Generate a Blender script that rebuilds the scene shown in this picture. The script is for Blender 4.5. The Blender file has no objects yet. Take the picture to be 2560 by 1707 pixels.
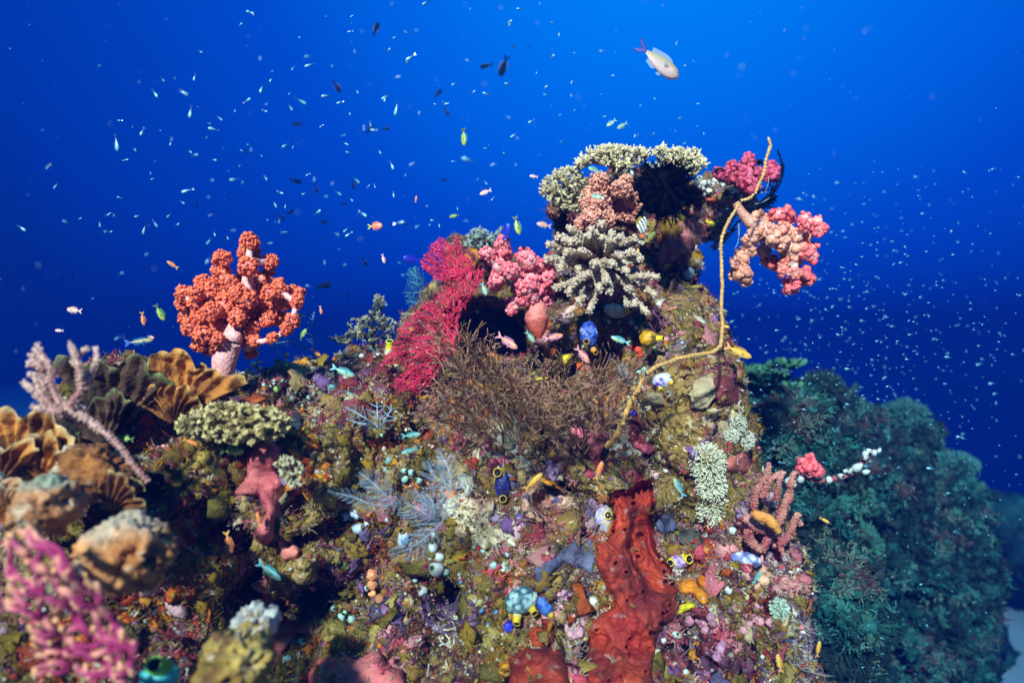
import bpy, math, random
import numpy as np
from mathutils import Vector, Matrix
from mathutils.bvhtree import BVHTree

S = bpy.context.scene
COL = S.collection
rng = np.random.default_rng(7)
random.seed(7)
PI = math.pi

# ------------------------------------------------------------------ camera
cam_d = bpy.data.cameras.new('camera')
cam = bpy.data.objects.new('camera', cam_d); COL.objects.link(cam)
cam.location = (0, 0, 0); cam.rotation_euler = (PI/2, 0, 0)
cam_d.sensor_width = 36; cam_d.lens = 24
cam_d.clip_start = 0.02; cam_d.clip_end = 500
cam_d.dof.use_dof = True; cam_d.dof.focus_distance = 1.5; cam_d.dof.aperture_fstop = 1.7
S.camera = cam
# ------------------------------------------------------------------ light
SUN_DIR = Vector((-0.24, -0.88, 0.56)).normalized()     # from the reef towards the light
sun_d = bpy.data.lights.new('sun', 'SUN'); sun_d.energy = 5.0; sun_d.angle = math.radians(3.0)
sun_d.color = (1.0, 0.93, 0.82)
sun = bpy.data.objects.new('sun', sun_d); COL.objects.link(sun)
sun.rotation_euler = SUN_DIR.to_track_quat('Z', 'Y').to_euler()
W = bpy.data.worlds.new('World'); S.world = W; W.use_nodes = True
nt = W.node_tree; nt.nodes.clear()
def N(tree, kind, **kw):
    n = tree.nodes.new(kind)
    for k, v in kw.items(): setattr(n, k, v)
    return n
out = N(nt, 'ShaderNodeOutputWorld'); bg = N(nt, 'ShaderNodeBackground')
sky = N(nt, 'ShaderNodeTexSky', sky_type='NISHITA', sun_disc=False)
sky.sun_elevation = math.asin(SUN_DIR.z); sky.sun_rotation = math.atan2(SUN_DIR.x, SUN_DIR.y)
bg.inputs['Strength'].default_value = 0.15
# daylight filtered by the water column: brightest up towards the surface, a little right of the middle
tc = N(nt, 'ShaderNodeTexCoord')
nrm = N(nt, 'ShaderNodeVectorMath', operation='DOT_PRODUCT')
gd = Vector((0.19, 0.81, 0.56)).normalized(); nrm.inputs[1].default_value = gd
ramp = N(nt, 'ShaderNodeValToRGB')
nt.links.new(tc.outputs['Generated'], nrm.inputs[0])
nt.links.new(nrm.outputs['Value'], ramp.inputs['Fac'])
E = ramp.color_ramp.elements
E[0].position = 0.0; E[0].color = (0.0, 0.010, 0.085, 1)
E[1].position = 1.0; E[1].color = (0.0, 0.155, 0.58, 1)
for p, c_ in ((0.42, (0.0, 0.0055, 0.060, 1)), (0.54, (0.0, 0.0105, 0.095, 1)), (0.67, (0.0, 0.024, 0.235, 1)), (0.78, (0.0, 0.036, 0.30, 1)), (0.87, (0.0, 0.052, 0.385, 1)), (0.95, (0.0, 0.102, 0.50, 1))):
    e = E.new(p); e.color = c_
# straight overhead, above the picture, the water surface is far brighter
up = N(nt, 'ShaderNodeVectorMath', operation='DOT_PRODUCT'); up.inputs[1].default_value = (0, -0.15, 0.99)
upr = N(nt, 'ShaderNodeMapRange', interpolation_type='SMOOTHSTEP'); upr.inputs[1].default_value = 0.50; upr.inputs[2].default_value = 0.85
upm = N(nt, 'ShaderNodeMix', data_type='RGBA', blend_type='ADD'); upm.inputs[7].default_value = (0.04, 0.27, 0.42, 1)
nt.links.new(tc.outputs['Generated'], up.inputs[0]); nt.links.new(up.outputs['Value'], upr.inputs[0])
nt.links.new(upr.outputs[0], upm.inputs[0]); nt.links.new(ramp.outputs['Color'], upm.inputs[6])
mx = N(nt, 'ShaderNodeMix', data_type='RGBA', blend_type='MULTIPLY'); mx.inputs['Factor'].default_value = 1.0
sc_ = N(nt, 'ShaderNodeMix', data_type='RGBA', blend_type='MIX'); sc_.inputs['Factor'].default_value = 0.15   # how much of the sky's own unevenness is left
nt.links.new(sky.outputs['Color'], sc_.inputs[7]); sc_.inputs[6].default_value = (6.0, 6.0, 6.0, 1)
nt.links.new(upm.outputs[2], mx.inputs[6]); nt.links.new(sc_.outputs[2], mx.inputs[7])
nt.links.new(mx.outputs[2], bg.inputs['Color']); nt.links.new(bg.outputs[0], out.inputs['Surface'])

S.view_settings.view_transform = 'Standard'; S.view_settings.look = 'None'
S.view_settings.exposure = 1.15; S.view_settings.gamma = 1.0
S.cycles.use_denoising = True
S.cycles.max_bounces = 6; S.cycles.diffuse_bounces = 2; S.cycles.glossy_bounces = 2
S.cycles.volume_bounces = 0; S.cycles.transparent_max_bounces = 8
S.cycles.sample_clamp_indirect = 4.0

# ------------------------------------------------------------------ maths helpers
K = 0.75/1280.0
def at(px, py, Y):                       # photo position at a distance Y metres in front of the camera
    return np.array([(px-1280.0)*K*Y, Y, -(py-853.5)*K*Y])
def m_(px_, Y): return px_*K*Y           # a size in photo pixels at distance Y, in metres
def topx(P):
    P = np.asarray(P); return np.stack([P[..., 0]/P[..., 1]/K+1280, 853.5-P[..., 2]/P[..., 1]/K], -1)
def lin(r, g, b, f=1.0):
    v = np.array([r, g, b], float)/255
    return np.where(v <= 0.04045, v/12.92, ((v+0.055)/1.055)**2.4)*f
def _hash(i, j, k, seed):
    with np.errstate(over='ignore'):
        h = (i.astype(np.int64)*374761393 + j.astype(np.int64)*668265263 + k.astype(np.int64)*2147483647 + seed*974634777) & 0xffffffff
        h = ((h ^ (h >> 13))*1274126177) & 0xffffffff
        h = ((h ^ (h >> 16))*2246822519) & 0xffffffff
        h ^= h >> 13
    return (h & 0xffffff)/float(0x1000000)
def vnoise(P, seed=0):
    P = np.asarray(P, float); I = np.floor(P); F = P-I; I = I.astype(np.int64); F = F*F*(3-2*F)
    r = 0
    for a in (0, 1):
        wa = F[:, 0] if a else 1-F[:, 0]
        for b in (0, 1):
            wb = F[:, 1] if b else 1-F[:, 1]
            for c in (0, 1):
                wc = F[:, 2] if c else 1-F[:, 2]
                r = r+wa*wb*wc*_hash(I[:, 0]+a, I[:, 1]+b, I[:, 2]+c, seed)
    return r
def fbm(P, octv=4, seed=0, gain=0.5):
    P = np.asarray(P, float); a = 1; s = 0; t = 0
    for o in range(octv):
        s = s+a*vnoise(P*(2.03**o)+o*17.3, seed+o); t += a; a *= gain
    return s/t
def worley(P, seed=0):
    P = np.asarray(P, float); I = np.floor(P).astype(np.int64); best = np.full(len(P), 9.0)
    for a in (-1, 0, 1):
        for b in (-1, 0, 1):
            for c in (-1, 0, 1):
                J = I+np.array([a, b, c])
                q = np.stack([_hash(J[:, 0], J[:, 1], J[:, 2], seed+s) for s in (1, 2, 3)], 1)+J
                best = np.minimum(best, ((q-P)**2).sum(1))
    return np.sqrt(best)
def unit(v):
    v = np.asarray(v, float); return v/np.maximum(np.linalg.norm(v, axis=-1, keepdims=True), 1e-9)

# ------------------------------------------------------------------ mesh helpers
def ico(sub):
    import bmesh
    bm = bmesh.new(); bmesh.ops.create_icosphere(bm, subdivisions=sub, radius=1)
    v = np.array([x.co[:] for x in bm.verts]); f = np.array([[q.index for q in x.verts] for x in bm.faces]); bm.free()
    return v, f
ICO1, ICO2, ICO3, ICO4, ICO5 = (ico(i) for i in (1, 2, 3, 4, 5))
def frames(D):
    D = unit(D); ref = np.tile(np.array([0.31, 0.17, 0.93]), (len(D), 1))
    bad = np.abs((D*unit(ref)).sum(1)) > 0.93; ref[bad] = (0.9, -0.3, 0.1)
    U = unit(np.cross(D, ref)); Vv = np.cross(D, U); return U, Vv, D
class MB:
    def __init__(s): s.V = []; s.C = []; s.F3 = []; s.F4 = []; s.n = 0
    def add(s, v, col, f3=None, f4=None):
        v = np.asarray(v, float); col = np.asarray(col, float)
        if col.ndim == 1: col = np.tile(col, (len(v), 1))
        if f3 is not None and len(f3): s.F3.append(np.asarray(f3)+s.n)
        if f4 is not None and len(f4): s.F4.append(np.asarray(f4)+s.n)
        s.V.append(v); s.C.append(col); s.n += len(v)
    def tree(s, P, par, R, col, k=5, cap=True):
        """tubes along a tree of nodes: par[i] < i, -1 for a root"""
        P = np.asarray(P, float); par = np.asarray(par); R = np.asarray(R, float); n = len(P)
        col = np.asarray(col, float)
        if col.ndim == 1: col = np.tile(col, (n, 1))
        D = np.zeros((n, 3)); has = par >= 0
        D[has] = P[has]-P[par[has]]
        kids = np.zeros((n, 3)); np.add.at(kids, par[has], unit(D[has]))
        D = unit(D)+0.7*unit(kids)*(np.linalg.norm(kids, axis=1, keepdims=True) > 1e-6)
        U, Vv, D = frames(D)
        a = np.arange(k)*2*PI/k
        ring = P[:, None]+R[:, None, None]*(np.cos(a)[None, :, None]*U[:, None]+np.sin(a)[None, :, None]*Vv[:, None])
        ci = np.where(has)[0]; j = np.arange(k); j2 = (j+1) % k
        A = par[ci][:, None]*k+j; B = par[ci][:, None]*k+j2; C = ci[:, None]*k+j2; Dd = ci[:, None]*k+j
        quads = np.stack([A, B, C, Dd], -1).reshape(-1, 4)
        cnt = np.zeros(n, int); np.add.at(cnt, par[has], 1)
        tips = np.where((cnt == 0) & has)[0]
        v = ring.reshape(-1, 3); cc = np.repeat(col, k, 0); f3 = None
        if cap and len(tips):
            tp = P[tips]+D[tips]*R[tips][:, None]*0.8
            ti = len(v)+np.arange(len(tips))
            f3 = np.stack([tips[:, None]*k+j, tips[:, None]*k+j2, np.tile(ti[:, None], (1, k))], -1).reshape(-1, 3)
            v = np.concatenate([v, tp]); cc = np.concatenate([cc, col[tips]])
        s.add(v, cc, f3, quads)
    def tube(s, P, R, col, k=6):
        P = np.asarray(P, float); n = len(P); R = np.broadcast_to(np.asarray(R, float), (n,))
        s.tree(P, np.arange(n)-1, R, col, k)
    def inst(s, tmpl, pos, dirs, scale, col, jit=0.0, seed=0):
        """copies of a template (z = dir) at pos; scale (n,) or (n,3); col (n,3) or (n,T,3)"""
        tv, tf = tmpl; pos = np.asarray(pos, float); n = len(pos)
        if n == 0: return
        U, Vv, D = frames(dirs)
        scale = np.asarray(scale, float)
        if scale.ndim == 0: scale = np.full(n, float(scale))
        if scale.ndim == 1: scale = np.repeat(scale[:, None], 3, 1)
        a = np.random.default_rng(seed+n).uniform(0, 2*PI, n)
        U2 = U*np.cos(a)[:, None]+Vv*np.sin(a)[:, None]; V2 = np.cross(D, U2)
        L = tv[None]*scale[:, None]
        if jit: L = L*(1+jit*(np.random.default_rng(seed+n+1).random((n, len(tv), 1))-0.5))
        v = pos[:, None]+L[..., :1]*U2[:, None]+L[..., 1:2]*V2[:, None]+L[..., 2:]*D[:, None]
        col = np.asarray(col, float)
        if col.ndim == 1: col = np.tile(col, (n, 1))
        if col.ndim == 2: col = np.repeat(col[:, None], len(tv), 1)
        f = (tf[None]+(np.arange(n)*len(tv))[:, None, None]).reshape(-1, tf.shape[1])
        if tf.shape[1] == 3: s.add(v.reshape(-1, 3), col.reshape(-1, 3), f3=f)
        else: s.add(v.reshape(-1, 3), col.reshape(-1, 3), f4=f)
    def blob(s, c, r, col, tm=None, amp=0.2, freq=3.0, seed=0, oct_=3, axes=None):
        tv, tf = tm or ICO3; r = np.broadcast_to(np.asarray(r, float), (3,))
        d = 1+amp*2*(fbm(tv*freq+seed*7.7+20, oct_, seed)-0.5)
        v = tv*d[:, None]*r
        if axes is not None: v = v@np.asarray(axes)
        s.add(v+np.asarray(c), col, f3=tf)
    def build(s, name, mat, parent=None, loc=(0, 0, 0), smooth=True):
        me = bpy.data.meshes.new(name)
        V = np.concatenate(s.V)-np.asarray(loc, float); C = np.concatenate(s.C)
        f3 = np.concatenate(s.F3) if s.F3 else np.zeros((0, 3), int)
        f4 = np.concatenate(s.F4) if s.F4 else np.zeros((0, 4), int)
        me.vertices.add(len(V)); me.vertices.foreach_set('co', V.ravel().astype(np.float32))
        li = np.concatenate([f3.ravel(), f4.ravel()]).astype(np.int32)
        me.loops.add(len(li)); me.loops.foreach_set('vertex_index', li)
        nf = len(f3)+len(f4); me.polygons.add(nf)
        st = np.concatenate([np.arange(len(f3))*3, len(f3)*3+np.arange(len(f4))*4]).astype(np.int32)
        me.polygons.foreach_set('loop_start', st)
        me.polygons.foreach_set('use_smooth', np.full(nf, smooth))
        me.update(calc_edges=True); me.validate()
        at_ = me.attributes.new('Col', 'FLOAT_COLOR', 'POINT')
        at_.data.foreach_set('color', np.concatenate([np.clip(C, 0, 1), np.ones((len(C), 1))], 1).ravel().astype(np.float32))
        me.materials.append(mat)
        o = bpy.data.objects.new(name, me); COL.objects.link(o)
        if parent is not None: o.parent = parent
        else: o.location = loc
        return o
def tag(o, label=None, cat=None, group=None, kind=None):
    if label: o['label'] = label
    if cat: o['category'] = cat
    if group: o['group'] = group
    if kind: o['kind'] = kind
    return o
def thing(name, label, cat, loc, group=None):
    o = bpy.data.objects.new(name, None); COL.objects.link(o); o.location = loc; o.empty_display_size = 0.02
    return tag(o, label, cat, group)

# ------------------------------------------------------------------ materials
def mat_col(name, rough=0.55, bump=0.25, bscale=140.0, var=0.35, vscale=60.0, sss=0.0, spec=0.4, coat=0.0, trans=0.0):
    m = bpy.data.materials.new(name); m.use_nodes = True; t = m.node_tree; L = t.links.new
    p = t.nodes['Principled BSDF']; p.inputs['Roughness'].default_value = rough
    p.inputs['Specular IOR Level'].default_value = spec; p.inputs['Coat Weight'].default_value = coat
    a = N(t, 'ShaderNodeAttribute', attribute_name='Col'); co = N(t, 'ShaderNodeTexCoord')
    n1 = N(t, 'ShaderNodeTexNoise'); n1.inputs['Scale'].default_value = vscale; n1.inputs['Detail'].default_value = 5
    L(co.outputs['Object'], n1.inputs['Vector'])
    mr = N(t, 'ShaderNodeMapRange'); mr.inputs[1].default_value = 0.25; mr.inputs[2].default_value = 0.75
    mr.inputs[3].default_value = 1-var; mr.inputs[4].default_value = 1+var
    L(n1.outputs['Fac'], mr.inputs[0])
    mu = N(t, 'ShaderNodeMix', data_type='RGBA', blend_type='MULTIPLY'); mu.inputs['Factor'].default_value = 1
    L(a.outputs['Color'], mu.inputs[6]); L(mr.outputs[0], mu.inputs[7]); L(mu.outputs[2], p.inputs['Base Color'])
    if bump:
        n2 = N(t, 'ShaderNodeTexNoise'); n2.inputs['Scale'].default_value = bscale; n2.inputs['Detail'].default_value = 3
        L(co.outputs['Object'], n2.inputs['Vector'])
        b = N(t, 'ShaderNodeBump'); b.inputs['Strength'].default_value = bump; b.inputs['Distance'].default_value = 0.01
        L(n2.outputs['Fac'], b.inputs['Height']); L(b.outputs[0], p.inputs['Normal'])
    if sss:
        p.inputs['Subsurface Weight'].default_value = sss; p.inputs['Subsurface Radius'].default_value = (0.012, 0.005, 0.004)
        p.inputs['Subsurface Scale'].default_value = 0.6
    if trans:
        tr = N(t, 'ShaderNodeBsdfTransparent'); ms = N(t, 'ShaderNodeMixShader'); ms.inputs[0].default_value = trans
        L(p.outputs[0], ms.inputs[1]); L(tr.outputs[0], ms.inputs[2]); L(ms.outputs[0], t.nodes['Material Output'].inputs['Surface'])
    return m
M = dict(
    soft=mat_col('soft_coral_flesh', 0.5, 0.35, 180, 0.3, 90, spec=0.45, sss=0.25),
    hard=mat_col('stony_coral', 0.75, 0.5, 220, 0.25, 70, spec=0.25),
    fan=mat_col('fan_fibre', 0.7, 0.2, 200, 0.35, 60, spec=0.2),
    sponge=mat_col('sponge', 0.7, 0.6, 110, 0.35, 35, spec=0.3),
    squirt=mat_col('sea_squirt_skin', 0.42, 0.35, 190, 0.40, 70, spec=0.45),
    dark=mat_col('dark_inside', 0.6, 0, 1, 0.1, 40, spec=0.2),
    fish=mat_col('fish_skin', 0.4, 0.08, 300, 0.12, 120, spec=0.5),
    silver=mat_col('silver_fish_skin', 0.25, 0, 1, 0.15, 300, spec=0.8),
    black=mat_col('black_feather', 0.9, 0.2, 200, 0.3, 60, spec=0.02),
    hydroid=mat_col('hydroid_fibre', 0.5, 0, 1, 0.1, 60, spec=0.3, trans=0.3),
    fin=mat_col('fin_membrane', 0.5, 0, 1, 0.1, 60, spec=0.3, trans=0.6),
    turf=mat_col('reef_turf', 0.8, 0.3, 220, 0.35, 90, spec=0.2),
)
def reef_material(name, far=False):
    m = bpy.data.materials.new(name); m.use_nodes = True; t = m.node_tree; L = t.links.new
    p = t.nodes['Principled BSDF']; p.inputs['Roughness'].default_value = 0.72; p.inputs['Specular IOR Level'].default_value = 0.3
    a = N(t, 'ShaderNodeAttribute', attribute_name='Col'); co = N(t, 'ShaderNodeTexCoord')
    def noise(sc, det=5, dist=0.0):
        n = N(t, 'ShaderNodeTexNoise'); n.inputs['Scale'].default_value = sc; n.inputs['Detail'].default_value = det
        n.inputs['Distortion'].default_value = dist; L(co.outputs['Object'], n.inputs['Vector']); return n.outputs['Fac']
    def ramp_(src, lo, hi):
        r = N(t, 'ShaderNodeMapRange', interpolation_type='SMOOTHSTEP'); r.inputs[1].default_value = lo; r.inputs[2].default_value = hi
        L(src, r.inputs[0]); return r.outputs[0]
    def mix(fac, c1, c2, mode='MIX'):
        n = N(t, 'ShaderNodeMix', data_type='RGBA', blend_type=mode)
        if isinstance(fac, float): n.inputs[0].default_value = fac
        else: L(fac, n.inputs[0])
        for i, c_ in ((6, c1), (7, c2)):
            if isinstance(c_, tuple): n.inputs[i].default_value = (*c_, 1)
            else: L(c_, n.inputs[i])
        return n.outputs[2]
    def vor(sc, seed=0):
        v = N(t, 'ShaderNodeTexVoronoi'); v.inputs['Scale'].default_value = sc
        L(co.outputs['Object'], v.inputs['Vector']); return v
    c = a.outputs['Color']
    c = mix(ramp_(noise(14, 6, 0.6), 0.50, 0.62), c, (0.030, 0.020, 0.014))
    if far: c = a.outputs['Color']; c = mix(ramp_(noise(24, 6, 0.6), 0.54, 0.68), c, (0.06, 0.036, 0.012))
    c = mix(ramp_(noise(21, 6, 0.8), 0.66 if far else 0.57, 0.72 if far else 0.64), c, (0.22, 0.060, 0.075))
    c = mix(ramp_(noise(38, 6, 1.2), 0.62, 0.70), c, (0.33, 0.27, 0.17))
    c = mix(ramp_(noise(33, 5, 0.5), 0.63, 0.68), c, (0.13, 0.08, 0.15))
    c = mix(ramp_(noise(17.7, 5, 0.5), 0.66, 0.70), c, (0.42, 0.10, 0.015))
    v = vor(75)
    sp = ramp_(v.outputs['Distance'], 0.26, 0.10)
    spn = N(t, 'ShaderNodeMath', operation='MULTIPLY'); L(sp, spn.inputs[0]); L(ramp_(noise(9, 3), 0.46, 0.6), spn.inputs[1])
    c = mix(spn.outputs[0], c, (0.50, 0.44, 0.33))
    c = mix(ramp_(noise(110, 4), 0.35, 0.7), c, mix(1.0, c, (1.75, 1.7, 1.6), 'MULTIPLY'))
    L(c, p.inputs['Base Color'])
    ad = N(t, 'ShaderNodeMath', operation='ADD'); L(noise(90, 6), ad.inputs[0]); L(v.outputs['Distance'], ad.inputs[1])
    b = N(t, 'ShaderNodeBump'); b.inputs['Strength'].default_value = 0.8; b.inputs['Distance'].default_value = 0.012
    L(ad.outputs[0], b.inputs['Height']); L(b.outputs[0], p.inputs['Normal'])
    return m
M['reef'] = reef_material('reef_rock')

# ------------------------------------------------------------------ water, floor
FLOOR = -2.1
def ground():
    n = 160; xs = np.sign(np.linspace(-1, 1, n))*np.abs(np.linspace(-1, 1, n))**2*30; ys = -2.5+np.linspace(0, 1, n)**2*36
    X, Y = np.meshgrid(xs, ys); P = np.stack([X.ravel(), Y.ravel(), np.zeros(n*n)], 1)
    P[:, 2] = FLOOR+0.25*(fbm(P*0.35, 4, 3)-0.5)+0.03*(fbm(P*3, 3, 5)-0.5)
    k_ = np.clip((P[:, 0]+1.5)/2.5, 0, 1); P[:, 2] -= 0.26*np.maximum(P[:, 1]-5.5, 0)*k_*k_*(3-2*k_)
    i = np.arange(n*n).reshape(n, n)
    q = np.stack([i[:-1, :-1], i[:-1, 1:], i[1:, 1:], i[1:, :-1]], -1).reshape(-1, 4)
    b = MB(); b.add(P, (0.26, 0.31, 0.32), f4=q)
    o = b.build('seabed', mat_col('sand', 0.9, 0.3, 60, 0.2, 3.0)); tag(o, kind='structure')
ground()
def haze():
    import bmesh
    me = bpy.data.meshes.new('haze'); bm = bmesh.new(); bmesh.ops.create_cube(bm, size=1); bm.to_mesh(me); bm.free()
    o = bpy.data.objects.new('haze', me); COL.objects.link(o)
    x0, x1, y0, y1, z0, z1 = -31, 31, -3.2, 34.5, FLOOR-9.6, 1.25
    o.scale = (x1-x0, y1-y0, z1-z0); o.location = ((x0+x1)/2, (y0+y1)/2, (z0+z1)/2)
    m = bpy.data.materials.new('sea_water'); m.use_nodes = True; t = m.node_tree; t.nodes.clear()
    out = N(t, 'ShaderNodeOutputMaterial'); pv = N(t, 'ShaderNodeVolumePrincipled')
    pv.inputs['Density'].default_value = 0.17
    pv.inputs['Color'].default_value = (0.001, 0.016, 0.120, 1)
    pv.inputs['Absorption Color'].default_value = (0.0, 0.16, 0.42, 1)
    pv.inputs['Anisotropy'].default_value = 0.0
    t.links.new(pv.outputs[0], out.inputs['Volume'])
    me.materials.append(m); tag(o, kind='stuff'); o.display_type = 'WIRE'
haze()

# ------------------------------------------------------------------ reef rock
def rock(name, balls, voxel, colfn, amp=1.0, seed=0, hollows=()):
    b = MB()
    for (px, py, Y, rx, rz, dy) in balls:
        b.blob(at(px, py, Y), (m_(rx, Y), dy, m_(rz, Y)), (0, 0, 0), ICO4, amp=0.10, freq=1.7, seed=int(px) % 97)
    o = b.build(name, M['reef'])
    md = o.modifiers.new('r', 'REMESH'); md.mode = 'VOXEL'; md.voxel_size = voxel
    dg = bpy.context.evaluated_depsgraph_get(); ev = o.evaluated_get(dg)
    me = bpy.data.meshes.new_from_object(ev); o.modifiers.clear(); old = o.data
    n = len(me.vertices); P = np.empty(n*3, np.float32); me.vertices.foreach_get('co', P); P = P.reshape(-1, 3).astype(float)
    nr = np.empty(n*3, np.float32); me.vertices.foreach_get('normal', nr); nr = nr.reshape(-1, 3)
    W_ = P+0.05*np.stack([vnoise(P*6, 11), vnoise(P*6, 12), vnoise(P*6, 13)], 1)
    d = 0.10*(fbm(W_*4.0, 4, 1+seed)-0.5)+0.040*(0.55-worley(W_*11, 2+seed))+0.022*(0.5-worley(W_*27, 5+seed))+0.018*(fbm(P*38, 3, 8)-0.5)
    pit = np.clip((0.40-fbm(W_*8.5, 3, 21+seed))/0.10, 0, 1); d = d-0.055*pit
    P = P+nr*(amp*d)[:, None]
    if hollows:
        q = topx(P)
        for (hx, hy, ax, ay, dep) in hollows:
            f = np.clip(1.35-np.sqrt(np.maximum(((q[:, 0]-hx)/ax)**2+((q[:, 1]-hy)/ay)**2+0.25*(fbm(P*9, 2, 5)-0.5), 0)), 0, 0.35)/0.35
            f = f*f*(3-2*f)*(nr[:, 1] < 0.25); P[:, 1] += dep*f
    me.vertices.foreach_set('co', P.astype(np.float32).ravel())
    C = colfn(P)
    a_ = me.attributes.get('Col') or me.attributes.new('Col', 'FLOAT_COLOR', 'POINT')
    a_.data.foreach_set('color', np.concatenate([C, np.ones((n, 1))], 1).astype(np.float32).ravel())
    me.polygons.foreach_set('use_smooth', np.ones(len(me.polygons), bool)); me.update()
    me.materials.clear(); me.materials.append(M['reef'])
    o.data = me; me.name = name; bpy.data.meshes.remove(old)
    tag(o, kind='structure')
    bv = BVHTree.FromPolygons([Vector(p) for p in P], [tuple(q.vertices) for q in me.polygons])
    return o, bv
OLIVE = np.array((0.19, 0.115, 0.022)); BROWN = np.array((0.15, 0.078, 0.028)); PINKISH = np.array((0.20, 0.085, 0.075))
PURPLE = np.array((0.10, 0.06, 0.10)); HOLLOW_SHADE = np.array((0.022, 0.018, 0.016)); TAN = np.array((0.26, 0.185, 0.10)); ORANGE = np.array((0.28, 0.085, 0.012))  # the near-black tone paints shade into the hollows of the rock
GREYB = np.array((0.07, 0.075, 0.11))
ZONES = [(1620,1020,1.4,150,OLIVE),(1600,1140,1.35,100,OLIVE),(860,1150,1.35,150,OLIVE),(820,1420,1.2,150,OLIVE),(1020,1180,1.35,110,OLIVE),(1450,1200,1.3,110,BROWN*1.2),
 (1200,1330,1.2,110,TAN),(1350,1230,1.25,90,PINKISH*1.1),(1380,1420,1.15,100,GREYB),(1250,1480,1.1,110,PURPLE),(1180,1420,1.15,80,PURPLE),(1000,1560,1.05,150,PURPLE),(1900,1500,1.4,160,PURPLE*1.3),
 (1850,1620,1.3,160,PURPLE*1.2),(1760,1400,1.4,100,TAN*0.8),(1850,1350,1.5,110,PINKISH),(700,960,1.55,180,PINKISH*0.55),(850,950,1.55,100,PURPLE*0.8),(480,1100,1.2,120,BROWN),(520,1180,1.15,120,OLIVE),
 (420,1380,1.0,170,HOLLOW_SHADE),(560,1430,1.05,120,HOLLOW_SHADE),(280,1080,1.2,130,HOLLOW_SHADE*1.3),(140,1080,1.1,120,ORANGE*0.7),(1230,850,1.7,150,HOLLOW_SHADE*0.8),(1700,640,1.8,130,PINKISH*1.3),(1560,760,1.7,120,BROWN*0.9),
 (1720,800,1.7,110,OLIVE*1.2),(1640,840,1.6,80,PURPLE*1.2),(1450,850,1.6,90,BROWN*0.8),(600,1600,0.95,150,OLIVE*1.1),(750,1660,0.95,120,PINKISH),(1150,1250,1.3,80,TAN),(1560,1000,1.45,80,PURPLE*0.8),(1100,1060,1.45,90,BROWN)]
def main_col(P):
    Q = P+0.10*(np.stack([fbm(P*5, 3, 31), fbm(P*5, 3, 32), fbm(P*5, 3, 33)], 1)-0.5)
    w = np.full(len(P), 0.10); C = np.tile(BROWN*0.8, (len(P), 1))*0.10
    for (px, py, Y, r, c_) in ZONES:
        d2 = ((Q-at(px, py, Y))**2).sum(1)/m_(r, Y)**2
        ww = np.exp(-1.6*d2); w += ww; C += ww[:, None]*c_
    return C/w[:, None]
MAIN = [(1290,1500,1.75,560,520,0.50),(1150,1980,1.45,1000,520,0.50),(1640,1060,1.86,190,330,0.40),(1500,790,1.95,170,240,0.30),(1560,520,2.0,190,90,0.20),(1640,640,1.95,110,110,0.18),
 (1700,555,1.95,120,55,0.10),(1790,500,1.92,70,32,0.07),(1690,480,1.95,90,45,0.10),(790,1180,1.68,400,270,0.45),(980,1000,1.85,230,130,0.30),(620,1050,1.65,150,130,0.22),(370,1330,1.40,330,270,0.30),(110,1180,1.28,170,140,0.16),(330,1010,1.42,150,110,0.18),(260,1640,1.25,330,220,0.30),
 (1120,870,2.15,105,150,0.25),(1230,780,2.3,160,130,0.25),(1190,665,2.2,70,60,0.15),(1750,1430,1.74,205,310,0.45),(1930,1400,1.85,60,70,0.15),(1800,1720,1.57,185,250,0.40),(1905,1560,1.7,70,60,0.2),(1700,850,1.92,90,170,0.2),(1280,1060,1.82,330,150,0.38),(1470,590,2.1,80,80,0.15)]
HOLLOWS = [(1210,845,98,80,0.45),(255,1010,60,75,0.25),(270,1225,110,40,0.12),(600,1450,40,110,0.16),(735,1010,28,40,0.12),(1390,1262,45,40,0.12),(490,1330,60,60,0.2),(1120,1510,30,50,0.10),(1420,745,70,40,0.15),(720,1270,40,40,0.10),(590,975,30,25,0.1),(1500,1660,40,60,0.12)]
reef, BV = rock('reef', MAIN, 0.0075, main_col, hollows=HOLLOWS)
def far_col(P):  # dark teal puts weak light and water absorption into the rock colour
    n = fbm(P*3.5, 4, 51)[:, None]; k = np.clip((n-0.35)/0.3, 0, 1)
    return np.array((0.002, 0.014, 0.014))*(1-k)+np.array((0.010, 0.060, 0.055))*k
FAR = [(1935,1200,2.40,120,200,0.35),(1950,1520,2.25,150,330,0.35),(2130,1420,3.3,260,350,0.7),(1900,1120,2.9,170,190,0.4),(2040,1180,3.0,170,150,0.4),(2260,1075,3.4,75,70,0.2),(2320,1240,3.4,95,110,0.35),(2150,1800,3.2,240,300,0.6),(1950,1450,2.8,200,260,0.35),(2080,1060,3.2,80,70,0.2),(2000,1700,2.9,260,260,0.45)]
M_ = M['reef']; M['reef'] = mat_col('far_reef_rock', 0.8, 0.6, 60, 0.6, 22, spec=0.2)
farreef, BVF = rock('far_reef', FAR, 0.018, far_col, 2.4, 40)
FAR2 = [(2520,1350,5.2,110,120,0.5),(2600,1430,5.2,120,60,0.5),(2430,1600,4.6,55,80,0.4)]
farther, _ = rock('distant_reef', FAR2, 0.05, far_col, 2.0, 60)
M['reef'] = M_

def hit(px, py, bv=None):
    d = Vector(((px-1280.0)*K, 1.0, -(py-853.5)*K)).normalized()
    r = (bv or BV).ray_cast(Vector((0, 0, 0)), d)
    if r[0] is None: return None, None
    return np.array(r[0]), np.array(r[1])
def surf(px, py, Ydef=1.5, lift=0.0):
    """point on the reef seen at a photo position, with its outward direction"""
    p, n = hit(px, py)
    if p is None: return at(px, py, Ydef), unit(np.array([0, -1, 0.3]))
    n = unit(n+unit(-p)*0.8)
    return p+n*lift, n

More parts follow.
